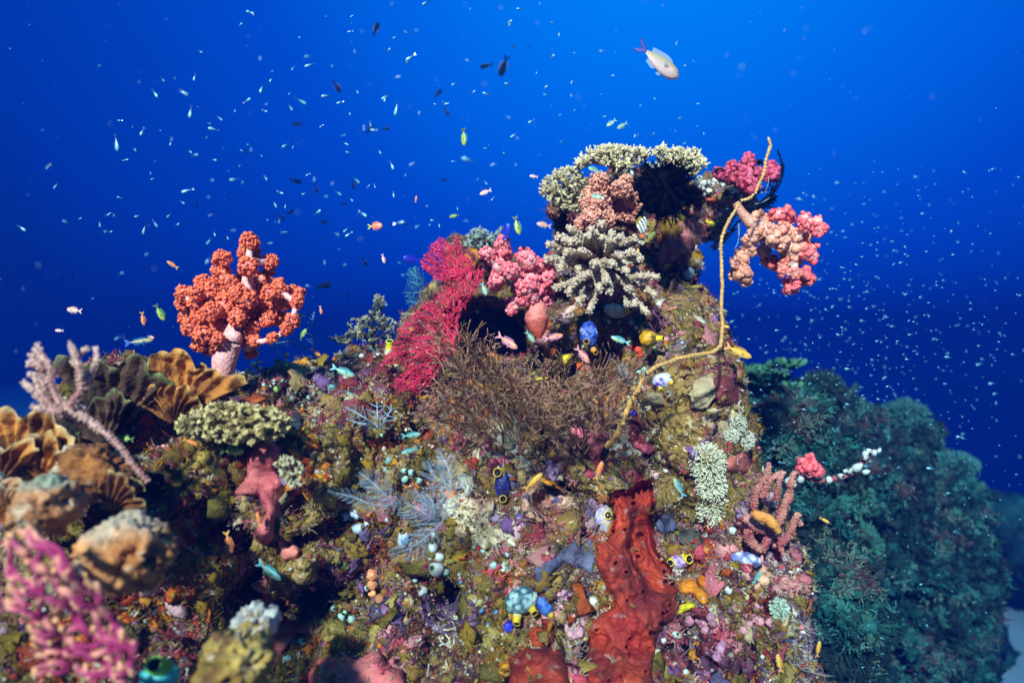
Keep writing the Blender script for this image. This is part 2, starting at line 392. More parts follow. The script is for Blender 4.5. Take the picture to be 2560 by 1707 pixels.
# ------------------------------------------------------------------ growth helpers
def inside(poly, P):
    poly = np.asarray(poly, float); x, y = P[:, 0], P[:, 1]; r = np.zeros(len(P), bool); n = len(poly)
    for i in range(n):
        x0, y0 = poly[i]; x1, y1 = poly[(i+1) % n]
        c = ((y0 > y) != (y1 > y)) & (x < (x1-x0)*(y-y0)/(y1-y0+1e-12)+x0); r ^= c
    return r
def edge_dist(poly, P):
    poly = np.asarray(poly, float); d = np.full(len(P), 1e9); n = len(poly)
    for i in range(n):
        a = poly[i]; b = poly[(i+1) % n]-a
        t = np.clip(((P-a)@b)/max(b@b, 1e-9), 0, 1); d = np.minimum(d, np.linalg.norm(P-a-t[:, None]*b, axis=1))
    return d
def fill(poly, n, seed=0):
    r = np.random.default_rng(seed); poly = np.asarray(poly, float); lo, hi = poly.min(0), poly.max(0); out = np.zeros((0, 2))
    while len(out) < n:
        q = r.uniform(lo, hi, (n*2, 2)); out = np.concatenate([out, q[inside(poly, q)]])
    return out[:n]
def grow(A, roots, step, infl, kill, iters=200, jit=0.15, seed=0):
    """branches grow from the roots towards the points A (space colonisation)"""
    r = np.random.default_rng(seed); A = np.asarray(A, float); P = [np.asarray(q, float) for q in roots]; par = [-1]*len(P)
    dim = A.shape[1]; best = np.full(len(A), 1e9); bi = np.zeros(len(A), int); alive = np.ones(len(A), bool)
    new = list(range(len(P)))
    for it in range(iters):
        Q = np.array([P[i] for i in new]); idx = np.array(new)
        d = np.linalg.norm(A[:, None]-Q[None], axis=2); j = d.argmin(1); dm = d[np.arange(len(A)), j]
        u = dm < best; best[u] = dm[u]; bi[u] = idx[j[u]]
        alive &= best > kill
        act = alive & (best < infl if it > 0 else np.ones(len(A), bool))
        if not act.any(): 
            act = alive.copy()
            if not act.any(): break
            k = np.where(act)[0][best[act].argmin()]; act[:] = False; act[k] = True
        acc = {}
        for i in np.where(act)[0]:
            v = A[i]-P[bi[i]]; v = v/(np.linalg.norm(v)+1e-9)
            if bi[i] in acc: acc[bi[i]] = acc[bi[i]]+v
            else: acc[bi[i]] = v
        new = []
        for k, v in acc.items():
            nv = np.linalg.norm(v)
            if nv < 0.05: v = r.normal(size=dim); nv = np.linalg.norm(v)
            v = v/nv+jit*r.normal(size=dim); v /= np.linalg.norm(v)
            P.append(P[k]+v*step); par.append(k); new.append(len(P)-1)
        if len(P) > 9000: break
    return np.array(P), np.array(par)
def pipe(par, rtip, e=2.4, rmax=1e9):
    n = len(par); w = np.zeros(n); cnt = np.zeros(n, int)
    for i in range(n-1, -1, -1):
        if cnt[i] == 0: w[i] = 1
        if par[i] >= 0: w[par[i]] += w[i]; cnt[par[i]] += 1
    return np.minimum(rtip*w**(1/e), rmax)
def tip_dist(par, P):
    """for each node, how far along the branch to the nearest tip"""
    n = len(par); d = np.full(n, 1e9); cnt = np.zeros(n, int)
    for i in range(n-1, -1, -1):
        if cnt[i] == 0: d[i] = 0
        if par[i] >= 0:
            L = np.linalg.norm(P[i]-P[par[i]]); d[par[i]] = min(d[par[i]], d[i]+L); cnt[par[i]] += 1
    return d
def lerp(a, b, t):
    t = np.clip(np.asarray(t, float), 0, 1)[..., None]; return np.asarray(a)*(1-t)+np.asarray(b)*t
def px3(Q, Y):
    """rows of photo positions at distances Y -> points"""
    Q = np.asarray(Q, float); Y = np.broadcast_to(np.asarray(Y, float), (len(Q),))
    return np.stack([(Q[:, 0]-1280)*K*Y, Y, -(Q[:, 1]-853.5)*K*Y], 1)
def sub(crop, s, pts):
    """positions read in an enlarged crop of the photo -> photo positions"""
    P = np.asarray(pts, float).copy(); P[:, 0] = crop[0]+P[:, 0]*s; P[:, 1] = crop[1]+P[:, 1]*s
    if P.shape[1] > 2: P[:, 2] *= s
    return P
S5 = 500/1568.
def lumpy(sub_, amp, seed):
    v, f = ico(sub_); r = np.random.default_rng(seed); return v*(1+amp*(r.random((len(v), 1))-0.5)), f
def spiky(seed):
    v, f = ico(2); r = np.random.default_rng(seed); k = np.ones(len(v)); k[:12] = 1.42; k[12:] = r.uniform(0.72, 1.0, len(v)-12); return v*k[:, None], f
FLORET = spiky(3); SMOOTH = lumpy(2, 0.30, 12); NUB = lumpy(1, 0.4, 5)
def cone_t(k=5, rings=((0, 1), (0.45, 0.8), (0.85, 0.75), (1.0, 0.35))):
    v = []; f = []
    for z, r in rings:
        for i in range(k): v.append((r*math.cos(2*PI*i/k), r*math.sin(2*PI*i/k), z))
    for q in range(len(rings)-1):
        for i in range(k):
            j = (i+1) % k; f += [(q*k+i, q*k+j, q*k+k+j), (q*k+i, q*k+k+j, q*k+k+i)]
    n = len(v); v.append((0, 0, rings[-1][0])); f += [((len(rings)-1)*k+i, (len(rings)-1)*k+(i+1) % k, n) for i in range(k)]
    return np.array(v), np.array(f)
CONE = cone_t()
def fib(n):
    i = np.arange(n)+0.5; ph = np.arccos(1-2*i/n); th = PI*(1+5**0.5)*i
    return np.stack([np.cos(th)*np.sin(ph), np.sin(th)*np.sin(ph), np.cos(ph)], 1)

# ------------------------------------------------------------------ soft corals
def soft_coral(name, label, Y, lobes, stalk, fl, c_deep, c_tip, c_stalk, group=None, dY=0.05, seed=0, white=0.0, cat='soft coral', tipcols=None, cover=0.9, fmul=1.0, tmpl=None, gap=0.0, core=None):
    """lobes: (px,py,r_px); stalk: (px,py,r_px) from the holdfast up; fl: floret radius in metres"""
    r_ = np.random.default_rng(seed)
    base = at(stalk[0][0], stalk[0][1], Y)
    root = thing(name, label, cat, base, group)
    L3 = []
    for i, l in enumerate(lobes):
        y = Y+r_.uniform(-dY, dY)+(l[3] if len(l) > 3 else 0)
        L3.append((at(l[0], l[1], y), m_(l[2], y)))
    S3 = np.array([at(p[0], p[1], Y) for p in stalk]); SR = np.array([m_(p[2], Y) for p in stalk])
    # smooth the stalk
    t = np.linspace(0, len(S3)-1, len(S3)*5); i0 = np.minimum(t.astype(int), len(S3)-2); fr = (t-i0); fr = fr*fr*(3-2*fr)*0.5+fr*0.5
    SP = S3[i0]*(1-fr)[:, None]+S3[i0+1]*fr[:, None]; SRr = SR[i0]*(1-fr)+SR[i0+1]*fr
    P = list(SP); par = list(range(-1, len(SP)-1)); R = list(SRr*(0.9+0.2*vnoise(SP*25, seed)))
    C = [lerp(c_stalk[0], c_stalk[1], k/len(SP)) for k in range(len(SP))]
    todo = list(range(len(L3))); jp = [np.asarray(p) for p in SP[2:]]; ji = list(range(2, len(SP)))
    while todo:
        D_ = np.linalg.norm(np.array([L3[i][0] for i in todo])[:, None]-np.array(jp)[None], axis=2); u_, k_ = np.unravel_index(D_.argmin(), D_.shape)
        i = todo.pop(u_); c, r = L3[i]; mid = jp[k_]*0.5+c*0.5+np.array([0, 0, -0.10*np.linalg.norm(c-jp[k_])])
        P += [mid, c]; par += [ji[k_], len(P)-2]; R += [min(R[ji[k_]]*0.9, r*0.62), r*0.5]; C += [np.asarray(c_stalk[1]), np.asarray(c_stalk[1])]
        jp.append(c); ji.append(len(P)-1)
    b = MB(); b.tree((np.array(P)), np.array(par), np.array(R), np.array(C), k=12)
    b.build('stalk', M['soft'], root, base)
    for i, (c, r) in enumerate(L3):
        b = MB(); col_d = np.asarray(c_deep); col_t = np.asarray(c_tip)
        if tipcols is not None:
            w = tipcols(topx(c)); col_d = lerp(col_d, w[1], w[0]); col_t = lerp(col_t, w[2], w[0])
        TM = tmpl or FLORET; b.blob(c, r*(0.82 if tmpl is None else 0.93), col_d*0.9 if core is None else lerp(core, col_d, 0.35), ICO3, amp=0.22, seed=i)
        n = max(14, int(cover*3.0*(r/fl)**2)); d = fib(n); d = unit(d+0.25*r_.normal(size=d.shape))
        rr = r*(0.74+0.46*vnoise((c+d*r)/(fl*3.6), i)) if tmpl is None else r*(0.80+0.24*vnoise((c+d*r)/(fl*3), i)); pos = c+d*rr[:, None]
        if gap: kp = vnoise((c+d*r)/(fl*2.6)+9, i+3) > gap; d, rr, pos = d[kp], rr[kp], pos[kp]; n = len(d)
        sz = fl*fmul*r_.lognormal(0, 0.28, n)
        tv = TM[0]; h = np.clip((np.linalg.norm(tv, axis=1)-0.75)*1.6+0.25*tv[:, 2], 0, 1) if tmpl is None else np.clip(0.35+0.6*tv[:, 2], 0, 1)
        cc = col_d[None, None]*(1-h)[None, :, None]+col_t[None, None]*h[None, :, None]
        cc = cc*r_.uniform(0.75, 1.25, (n, 1, 1))
        b.inst(TM, pos, d, sz, cc, jit=0.25, seed=i)
        if white:
            nw = int(n*white*3); dw = unit(r_.normal(size=(nw, 3))); kw_ = r_.integers(0, n, nw)
            b.inst(NUB, pos[kw_]+dw*(sz[kw_]*0.9)[:, None], dw, np.minimum(fl, 0.0045)*r_.uniform(0.12, 0.32, nw), np.array((0.70, 0.60, 0.60)), seed=i+50)
        b.build('polyp_cluster', M['soft'], root, base)
    return root
CA = (420, 560); SA = 640/1751.
lobesA = [(560,120,60),(555,200,72),(545,290,66),(540,370,58),(370,240,60),(360,330,62),(240,400,52),(105,480,56),(100,550,48),(190,470,52),(300,450,76),(300,520,76),(200,540,56),(130,640,48),(150,710,56),(220,640,66),(300,600,66),(400,560,76),(480,470,66),(540,520,70),(560,600,76),(480,640,66),(700,260,54,.04),(690,320,46,.04),(640,380,46,.03),(720,420,46),(760,400,36),(700,470,56),(770,450,50),(860,470,50),(905,470,32),(880,530,46),(800,540,50),(720,540,50),(680,650,56),(760,640,56),(850,660,50),(810,720,42),(715,780,38),(240,760,62),(210,830,46),(290,850,50),(560,720,64),(590,800,46,.03),(570,880,42,.03),(420,480,60)]
lobesA = [(CA[0]+l[0]*SA, CA[1]+l[1]*SA, l[2]*SA*0.96)+tuple(l[3:]) for l in lobesA]+[(CA[0]+x*SA, CA[1]+y*SA, r*SA) for x, y, r in [(350,700,62),(450,740,60),(330,790,50),(500,790,50),(620,560,56),(610,450,50),(420,400,52),(260,720,50)]]
stA = sub(CA, SA, [(375,1060,60),(375,1010,72),(385,930,80),(430,820,74),(470,680,58),(530,520,46),(550,300,30),(560,150,20)])
soft_coral('soft_coral', 'large bright orange soft coral with pale pink stalk, standing alone on the left ridge', 1.42, lobesA, stA, 0.0024, (0.82,0.070,0.034), (0.97,0.235,0.085), ((0.75,0.36,0.33),(0.80,0.40,0.38)), seed=1, white=0.03, gap=0.16, core=(0.86,0.30,0.24))
CB = (900, 400)
lobesB = [(1115,650,52),(1125,720,48),(1120,780,48),(1000,730,46),(965,740,33),(1050,790,43),(1090,840,48),(1190,870,55),(1080,930,52),(1055,975,42),(1290,750,52),(1330,790,52),(1390,830,52),(1440,870,56),(1470,920,48),(1440,960,62),(1460,1050,58),(1440,1120,52),(1340,930,66),(1300,1000,62),(1340,1060,62),(1380,1000,58),(1260,920,48),(1240,1010,48),(1280,1090,48),(1200,1130,42),(1185,1180,33),(1400,1130,48)]
lobesB = [(CB[0]+l[0]*S5, CB[1]+l[1]*S5, l[2]*S5*1.15) for l in lobesB]
stB = sub(CB, S5, [(1400,1400,24),(1395,1340,62),(1385,1250,98),(1385,1180,88),(1350,1080,60),(1280,960,46),(1190,880,40),(1125,760,30)])
soft_coral('soft_coral', 'pink and white soft coral on a red-orange stalk, in the middle above the dark hollow', 1.50, lobesB, stB, 0.0050, (0.64,0.030,0.065), (0.86,0.185,0.215), ((0.55,0.06,0.02),(0.72,0.36,0.34)), seed=2, white=0.9, tmpl=SMOOTH, cover=0.8, core=(0.82,0.45,0.46), gap=0.22)
CC = (1300, 300)
lobesC = [(620,480,62),(630,550,58),(540,580,52),(510,660,43),(600,650,68),(660,620,52),(830,490,52),(780,540,58),(770,600,52),(830,560,48),(860,620,48),(930,620,48),(960,660,38),(900,670,43),(800,680,52),(730,690,58),(960,710,28),(870,760,43),(800,740,38),(640,740,72),(560,760,68),(500,790,58),(700,780,48),(480,820,45),(580,840,55),(660,830,50)]
lobesC = [(CC[0]+l[0]*S5, CC[1]+l[1]*S5, l[2]*S5*1.15) for l in lobesC]
stC = sub(CC, S5, [(590,900,60),(600,840,70),(640,760,60),(690,660,40),(720,600,30)])
soft_coral('soft_coral', 'fuzzy peach soft coral under the pale table coral, beside the black feather star', 1.66, lobesC, stC, 0.0021, (0.68,0.19,0.115), (0.90,0.46,0.33), ((0.6,0.2,0.16),(0.75,0.33,0.25)), seed=3, gap=0.30, core=(0.75,0.36,0.26))
CD = (1650, 300)
lobesD = [(780,780,60),(820,860,60),(790,900,50),(880,930,55),(900,960,45),(950,850,45),(1000,900,55),(960,970,50),(1040,890,50),(1080,920,45),(1000,1030,60),(1060,1040,60),(1110,1030,50),(970,1130,40),(1040,1120,60),(960,1190,35),(1010,1070,50),(1140,920,35),(1060,1200,45),(930,750,60),(990,730,45),(1000,790,40),(1130,770,45),(1130,830,45),(1230,800,48),(1230,870,48),(1270,850,33),(1190,1010,48),(1190,1070,48),(1150,1060,33),(1130,1200,48),(1160,1260,42),(1030,1300,56),(1010,1330,33),(1070,1310,33),(1180,1240,28),(700,960,60),(680,1030,55),(630,1060,50),(590,1120,43),(640,1140,48),(590,1220,43),(670,1200,38),(670,1260,43),(640,1180,43),(740,900,50),(880,1120,55,.06),(830,1090,40,.06),(900,1140,38,.06),(820,1030,45,.06)]
lobesD = [(CD[0]+l[0]*S5, CD[1]+l[1]*S5, l[2]*S5*0.98)+tuple(l[3:]) for l in lobesD]
stD = sub(CD, S5, [(590,650,30),(640,730,38),(700,800,46),(790,840,55),(880,880,45),(980,940,40),(1040,1040,36),(1055,1140,30),(1040,1270,20)])
TIPD = sub(CD, S5, [(950,740),(1130,790),(1240,830),(1195,1040),(1140,1240),(1030,1310),(890,1130)])
def tipD(q):
    d = np.linalg.norm(TIPD-q, axis=1).min(); return float(np.clip(1.6-d/27., 0, 1)), (0.66,0.035,0.055), (0.84,0.16,0.16)
soft_coral('soft_coral', 'tan soft coral with pink-red branch ends, hanging out over open water at the right', 1.50, lobesD, stD, 0.0054, (0.56,0.18,0.095), (0.78,0.35,0.225), ((0.5,0.2,0.12),(0.85,0.62,0.52)), seed=4, white=0.9, dY=0.025, tipcols=tipD, cover=0.8, tmpl=SMOOTH, core=(0.82,0.50,0.42), gap=0.2)
lobesE = [(700,300,35),(680,360,58),(620,420,58),(560,370,38),(480,430,43),(560,450,52),(640,480,58),(700,500,52),(730,540,43),(790,430,48),(880,380,48),(900,440,38),(850,440,38),(720,560,33),(730,430,45)]
lobesE = [(CD[0]+l[0]*S5, CD[1]+l[1]*S5, l[2]*S5*1.05) for l in lobesE]
soft_coral('soft_coral', 'crimson and violet soft coral on the upper right tip, behind the whip coral', 1.78, lobesE, sub(CD, S5, [(700,620,40),(690,560,50),(680,480,45),(700,400,30)]), 0.0052, (0.30,0.006,0.03), (0.62,0.09,0.16), ((0.3,0.03,0.06),(0.55,0.12,0.2)), seed=5, white=0.8, tmpl=SMOOTH, fmul=1.2)
CE = (1600, 900)
lobesF = [(CE[0]+l[0]*S5, CE[1]+l[1]*S5, l[2]*S5) for l in [(1330,780,35),(1290,850,40),(1275,800,25),(1340,840,45),(1370,830,30),(1390,870,30),(1260,860,25)]]
soft_coral('soft_coral', 'little red soft coral growing on the encrusted stick at the right edge of the reef', 1.62, lobesF, sub(CE, S5, [(1330,915,22),(1325,880,25),(1325,840,22)]), 0.006, (0.6,0.03,0.05), (0.85,0.15,0.16), ((0.6,0.1,0.1),(0.7,0.2,0.2)), seed=6, dY=0.015, tmpl=SMOOTH, white=0.4)

# ------------------------------------------------------------------ sea fans and bushes
def fan(name, label, cat, polys, roots, Yf, na, step, rtip, c0, c1, mat='fan', e=2.6, k=5, seed=0, ctip=None, jit=0.2, rmax=0.008, infl=60, kill=None, group=None, part=None, fuzz=0.0):
    """a branching fan or bush: photo outlines, each with a root, at distance Yf(px,py,rng) """
    r_ = np.random.default_rng(seed)
    base = at(*roots[0], float(Yf(np.array([roots[0]], float), r_)[0]))
    root = thing(name, label, cat, base, group)
    for pi, poly in enumerate(polys):
        A = fill(poly, na[pi], seed+pi); P2, par = grow(A, [roots[pi]], step, infl, kill or step*1.3, 260, jit, seed+pi)
        Yn = Yf(P2, r_); P = px3(P2, Yn)
        P += 0.0025*(np.stack([vnoise(P*60, 1), vnoise(P*60, 2)*3, vnoise(P*60, 3)], 1)-0.5)*2
        R = pipe(par, rtip, e, rmax); td = tip_dist(par, P2)
        C = lerp(c1, c0, td/(step*5)); 
        if ctip is not None: C = lerp(ctip, C, td/(step*2.5))
        C = C*(0.75+0.5*vnoise(P*45, 9))[:, None]
        b = MB(); b.tree(P, par, R, C, k)
        if fuzz:
            nf = int(len(P)*1.5); si = r_.integers(0, len(P), nf); dd = unit(r_.normal(size=(nf, 3))); b.inst(CONE, P[si]+dd*(R[si]*0.5)[:, None], dd, np.c_[np.full(nf, fuzz*0.35), np.full(nf, fuzz*0.35), fuzz*r_.uniform(0.7, 1.5, nf)], C[si]*r_.uniform(0.9, 1.5, (nf, 1)), seed=pi)
        b.build(part or 'branch', M[mat], root, base)
    return root
S9 = lambda pts: [(900+x*S5, 400+y*S5) for x, y in pts]
upper = S9([(640,590),(570,640),(520,720),(465,790),(470,840),(560,920),(650,950),(720,930),(800,900),(870,900),(900,840),(870,760),(820,760),(770,600),(735,590),(730,690),(690,650)])
lower = [(1168,668),(1142,675),(1115,695),(1098,725),(1072,745),(1048,770),(1018,795),(998,830),(982,860),(958,900),(945,915),(1000,908),(1010,925),(960,980),(938,1000),(990,1008),(1045,992),(1085,950),(1110,900),(1142,850),(1150,790),(1165,740),(1172,700)]
back = S9([(850,830),(930,830),(985,860),(960,930),(920,1010),(860,1100),(810,1150),(840,1000)])
fan('sea_fan', 'large crimson sea fan with a lower and an upper lobe, left of the dark hollow', 'sea fan', [lower, lower, upper, upper, back], [(1146,880),(1150,850),(1165,690),(1150,700),(1160,770)],
    lambda Q, r: 1.50+0.10*np.sin((Q[:, 0]-940)/90.)*0.4+(Q[:, 1] < 690)*0.06+0.03*vnoise(np.c_[Q/40., Q[:, :1]*0], 3), [2300,2000,1350,1000,700], 4.4, 0.0012, (0.37,0.010,0.036), (0.55,0.040,0.092), seed=11, e=3.4, rmax=0.006, jit=0.30, infl=34, kill=4.8, fuzz=0.0038)
CF = (0, 1207)
pf = sub(CF, S5, [(110,330),(240,360),(330,460),(470,540),(560,640),(700,760),(800,880),(800,1010),(880,1080),(1060,1180),(1080,1320),(1040,1568),(190,1568),(240,1400),(200,1260),(110,1120),(190,1060),(60,1060),(0,960),(0,520),(30,420)])
fan('sea_fan', 'out of focus magenta sea fan with pale orange branch ends, lower left corner', 'sea fan', [pf, pf], [(330,1640),(300,1720)],
    lambda Q, r: 0.80+0.03*np.sin(Q[:, 0]/90.)*np.cos(Q[:, 1]/90.)+0.02*(vnoise(np.c_[Q/25., Q[:, :1]*0], 3)-0.5), [620,440], 14, 0.0034, (0.28,0.020,0.095), (0.46,0.075,0.16), seed=13, ctip=(0.70,0.34,0.17), e=7, k=7, rmax=0.0062, infl=90, kill=20, jit=0.2)
# brown bushes of black coral
bush = [(1110,810),(1130,880),(1175,860),(1185,800),(1215,880),(1250,920),(1300,935),(1380,930),(1440,900),(1500,890),(1570,890),(1560,940),(1555,1010),(1520,1060),(1500,1100),(1440,1150),(1380,1160),(1320,1140),(1260,1150),(1190,1130),(1120,1120),(1085,1050),(1100,980),(1120,960),(1090,930)]
def bushY(Q, r): return 1.40+0.05*np.sin(Q[:, 0]/33.+Q[:, 1]/50.)+0.035*r.normal(size=len(Q))*0+0.13*(fbm(np.c_[Q/30., np.zeros(len(Q))], 3, 6)-0.5)-0.06*np.clip((Q[:, 1]-1000)/150., 0, 1)
rb = np.random.default_rng(21)
broot = thing('black_coral', 'brown bushy black coral filling the centre of the reef below the dark hollow', 'black coral', at(1330, 1120, 1.42))
cents = [(1330,1050,110),(1220,1030,90),(1440,1030,100),(1160,960,70),(1280,980,80),(1500,960,70),(1380,980,90),(1250,1100,80),(1420,1100,80),(1150,890,60),(1190,1080,70),(1500,1040,70),(1330,1120,80)]
def strand(b, p, ang, L, Y, dyl, r0, lev, lim):
    n = max(5, int(L/9)); t = np.linspace(0, 1, n); w = rb.normal()*0.8; ph = rb.uniform(0, 6); aa = ang+w*t*0.8+0.28*np.sin(ph+t*rb.uniform(3, 7))
    Q = np.asarray(p)+np.cumsum(np.c_[np.cos(aa), np.sin(aa)]*L/n, 0); yy = Y+dyl*t+0.012*np.sin(ph*2+t*5)
    ok = inside(lim, Q); m = n if ok.all() else max(3, int(np.argmin(ok))); Q = Q[:m]; yy = yy[:m]; t = t[:m]
    sh = rb.uniform(0.75, 1.25)
    b.tree(px3(Q, yy), np.arange(m)-1, r0*(1-0.6*t), lerp((0.20,0.092,0.048), (0.45,0.245,0.140), t*0.7+0.3*lev)*sh, 5)
    if lev < 2:
        for k in range(rb.integers(2, 4)):
            i = rb.integers(1, m); strand(b, Q[i], aa[i]+rb.choice([-1, 1])*rb.uniform(0.2, 0.55), L*rb.uniform(0.4, 0.75), yy[i], dyl*rb.uniform(0.3, 1.3), r0*0.75, lev+1, lim)
wide = [(1090,780),(1130,840),(1175,780),(1200,850),(1240,880),(1255,925),(1285,930),(1300,985),(1370,1000),(1410,985),(1440,960),(1480,915),(1510,870),(1560,900),(1600,870),(1590,960),(1570,1030),(1530,1080),(1505,1120),(1450,1170),(1380,1190),(1320,1165),(1260,1175),(1190,1150),(1110,1150),(1070,1060),(1085,980),(1100,950),(1075,900)]
bases = [(1150,960,-1.9),(1170,1010,-2.2),(1200,1070,-2.4),(1240,1010,-1.7),(1270,1090,-1.8),(1300,1010,-1.5),(1340,1060,-1.6),(1360,1120,-1.4),(1390,1010,-1.3),(1420,1070,-1.2),(1450,1120,-1.5),(1470,1010,-0.9),(1500,1060,-1.0),(1180,930,-1.8),(1230,1130,-2.0),(1310,1140,-1.6),(1520,980,-0.7),(1420,960,-1.0),(1330,970,-1.5),(1270,970,-1.6),(1140,1060,-2.3),(1210,980,-1.9),(1370,1080,-1.4),(1480,1080,-1.1)]
for ci, (cx, cy, ca) in enumerate(bases):
    b = MB()
    for k in range(7):
        strand(b, (cx+rb.normal()*14, cy+rb.normal()*12), ca+rb.normal()*0.55, rb.uniform(80, 160), 1.44-0.0004*(cy-950)+rb.normal()*0.012, -rb.uniform(0.02, 0.15), 0.0018, 0, wide)
    b.build('branch_clump', M['fan'], broot, at(1330, 1120, 1.42))
# pale branching corals at the left, close to the camera
def branches(name, label, cat, Y, lines, r0, c0, c1, mat='soft', group=None, knob=0.0, kc=None, seed=0, base=None, part='branch', taper=0.35, k=8, wob=0.0, rs_=1.0):
    r_ = np.random.default_rng(seed)
    bp = base if base is not None else at(lines[0][0][0], lines[0][0][1], Y); root = thing(name, label, cat, bp, group)
    for li, ln in enumerate(lines):
        ln = np.asarray(ln, float); dy = r_.normal()*0.012
        t = np.linspace(0, len(ln)-1, (len(ln)-1)*5+1); i0 = np.minimum(t.astype(int), len(ln)-2); f = t-i0
        Q = ln[i0, :2]*(1-f)[:, None]+ln[i0+1, :2]*f[:, None]
        rr = (ln[i0, 2]*(1-f)+ln[i0+1, 2]*f)*K*Y if ln.shape[1] > 2 else np.linspace(r0, r0*(1-taper), len(t))
        yy = (ln[i0, 3]*(1-f)+ln[i0+1, 3]*f) if ln.shape[1] > 3 else np.full(len(t), Y+dy)
        P = px3(Q, yy); P += wob*(np.stack([vnoise(P*30+li, 1), vnoise(P*30+li, 2), vnoise(P*30+li, 3)], 1)-0.5)
        tt = np.linspace(0, 1, len(t)); b = MB()
        b.tree(P, np.arange(len(t))-1, rr*rs_*(0.88+0.24*vnoise(P*75, 4)), lerp(c0, c1, tt), k)
        if knob:
            n = int(len(t)*7); s_ = r_.integers(0, len(t), n); d = unit(r_.normal(size=(n, 3))); tg = np.gradient(P, axis=0)[s_]; d = unit(d-unit(tg)*((d*unit(tg)).sum(1))[:, None])
            e_ = s_ > len(t)*0.95; d[e_] = unit(d[e_]+unit(tg[e_]))
            b.inst(NUB, P[s_]+d*rr[s_][:, None]*0.85, d, knob*r_.uniform(0.7, 1.3, n), lerp(c0, kc if kc is not None else c1, tt[s_]*0.6+0.4), seed=li)
        b.build(part, M[mat], root, bp)
    return root
CG = (0, 560)
def g(*p): return [tuple(x) for x in sub(CG, SA, p)]
stemG = [(850,1560),(760,1470),(640,1370),(540,1310),(450,1290),(400,1280)]
branches('soft_coral', 'pale pink finger-branched coral on a long thin stem, far left', 'soft coral', 0.98,
  [g((1010,1760,20),(900,1640,22),(850,1560,24),(760,1460,26),(640,1370,30),(540,1300,34),(450,1260,38)), g((450,1260,36),(390,1200,34),(340,1080,32),(290,960,28),(262,830,20)), g((330,1060,30),(250,980,26),(215,890,20)), g((300,1000,26),(250,950,24),(190,960,20)), g((370,1050,28),(330,950,26),(235,850,18)),
   g((400,1230,30),(300,1110,28),(250,1040,24),(195,1025,20)), g((420,1270,32),(320,1240,30),(230,1140,26),(160,1080,18)), g((360,1260,26),(280,1160,24),(240,1060,20)), g((380,1180,26),(340,1120,24)), g((480,1250,32),(560,1120,30),(540,980,26),(510,890,22),(478,815,16)), g((560,1110,26),(620,1020,24),(665,930,20),(652,845,15)), g((520,920,20),(560,870,18),(600,850,14)),
   g((430,1290,30),(320,1270,26),(225,1250,20)), g((560,1120,24),(600,1080,20),(570,1020,18)), g((500,1270,26),(590,1250,22)), g((530,980,18),(495,935,14))], 0.006, (0.36,0.13,0.115), (0.64,0.39,0.31), seed=31, rs_=0.62, knob=0.0017, kc=(0.70,0.46,0.38))
# right: red-brown branching sponge
CH = (1600, 900)
def h_(*p): return [tuple(x) for x in sub(CH, S5, p)]
branches('branching_sponge', 'tangle of dark red and pale pink branching sponge at the right shoulder of the reef', 'sponge', 1.37,
  [h_((960,1500,30),(1010,1400,32),(1080,1300,30),(1150,1180,26),(1180,1060,22)), h_((1080,1440,34),(1160,1380,30),(1210,1290,26),(1245,1200,22)), h_((900,1100,28),(930,1000,26),(1000,900,22),(1025,815,14)), h_((960,1060,22),(1000,960,20),(1100,870,16)), h_((1100,1200,26),(1180,1090,24),(1190,960,20),(1220,880,16)), h_((1060,1100,20),(1090,980,20),(1130,880,14)), h_((880,1150,26),(900,1040,24),(920,985,18)), h_((1170,1010,18),(1210,960,14)), h_((1230,1240,18),(1275,1300,14)), h_((1100,1480,16),(1120,1540,12)),
   h_((1000,1330,36),(900,1290,40),(820,1250,36)), h_((850,1330,34),(870,1420,36),(940,1480,30))], 0.006, (0.28,0.035,0.045), (0.50,0.20,0.16), 'sponge', seed=33, wob=0.012, knob=0.003, kc=(0.5,0.22,0.16))
branches('orange_sponge', 'glossy orange lobe of sponge lying across the red branching sponge', 'sponge', 1.32, [h_((880,1190,26),(930,1220,40),(1000,1240,42),(1050,1290,38),(1090,1345,26))], 0.01, (0.62,0.20,0.05), (0.75,0.33,0.06), 'sponge', seed=34, k=10)
# twig with pale growth at far right
def j_(*p): return [tuple(x) for x in sub((2000,950), 757/1568., p)]
branches('encrusted_stick', 'thin stick covered with cream sea squirts, poking out at the right edge of the reef', 'stick', 1.66, [j_((-20,505,10),(60,515,10),(130,520,12),(210,505,14),(280,470,16),(330,420,14),(350,380,12),(405,365,10))], 0.005, (0.34,0.08,0.08), (0.30,0.10,0.09), 'turf', seed=35, wob=0.006)
# whip coral
wl = [(1521,1117),(1545,1085),(1556,1048),(1580,990),(1611,947),(1643,916),(1692,898),(1741,887),(1780,878),(1796,866),(1800,810),(1806,745),(1809,680),(1806,625),(1814,575),(1830,535),(1855,497),(1893,480),(1908,440),(1921,390),(1926,365),(1920,348)]
wl = [(x, y, 4.9-1.6*(i/21.)+(1.8 if i < 4 else 0), (1.34, 1.27, 1.24)[min(i, 2)]+0.12*min(max(i-2, 0)/10., 1)) for i, (x, y) in enumerate(wl)]
branches('whip_coral', 'long thin yellow-brown whip coral curving up from the reef face past the right side', 'whip coral', 1.40, [wl], 0.005, (0.50,0.27,0.07), (0.60,0.33,0.10), 'hard', seed=36, knob=0.0015, kc=(0.80,0.62,0.32), wob=0.014, part='stem')

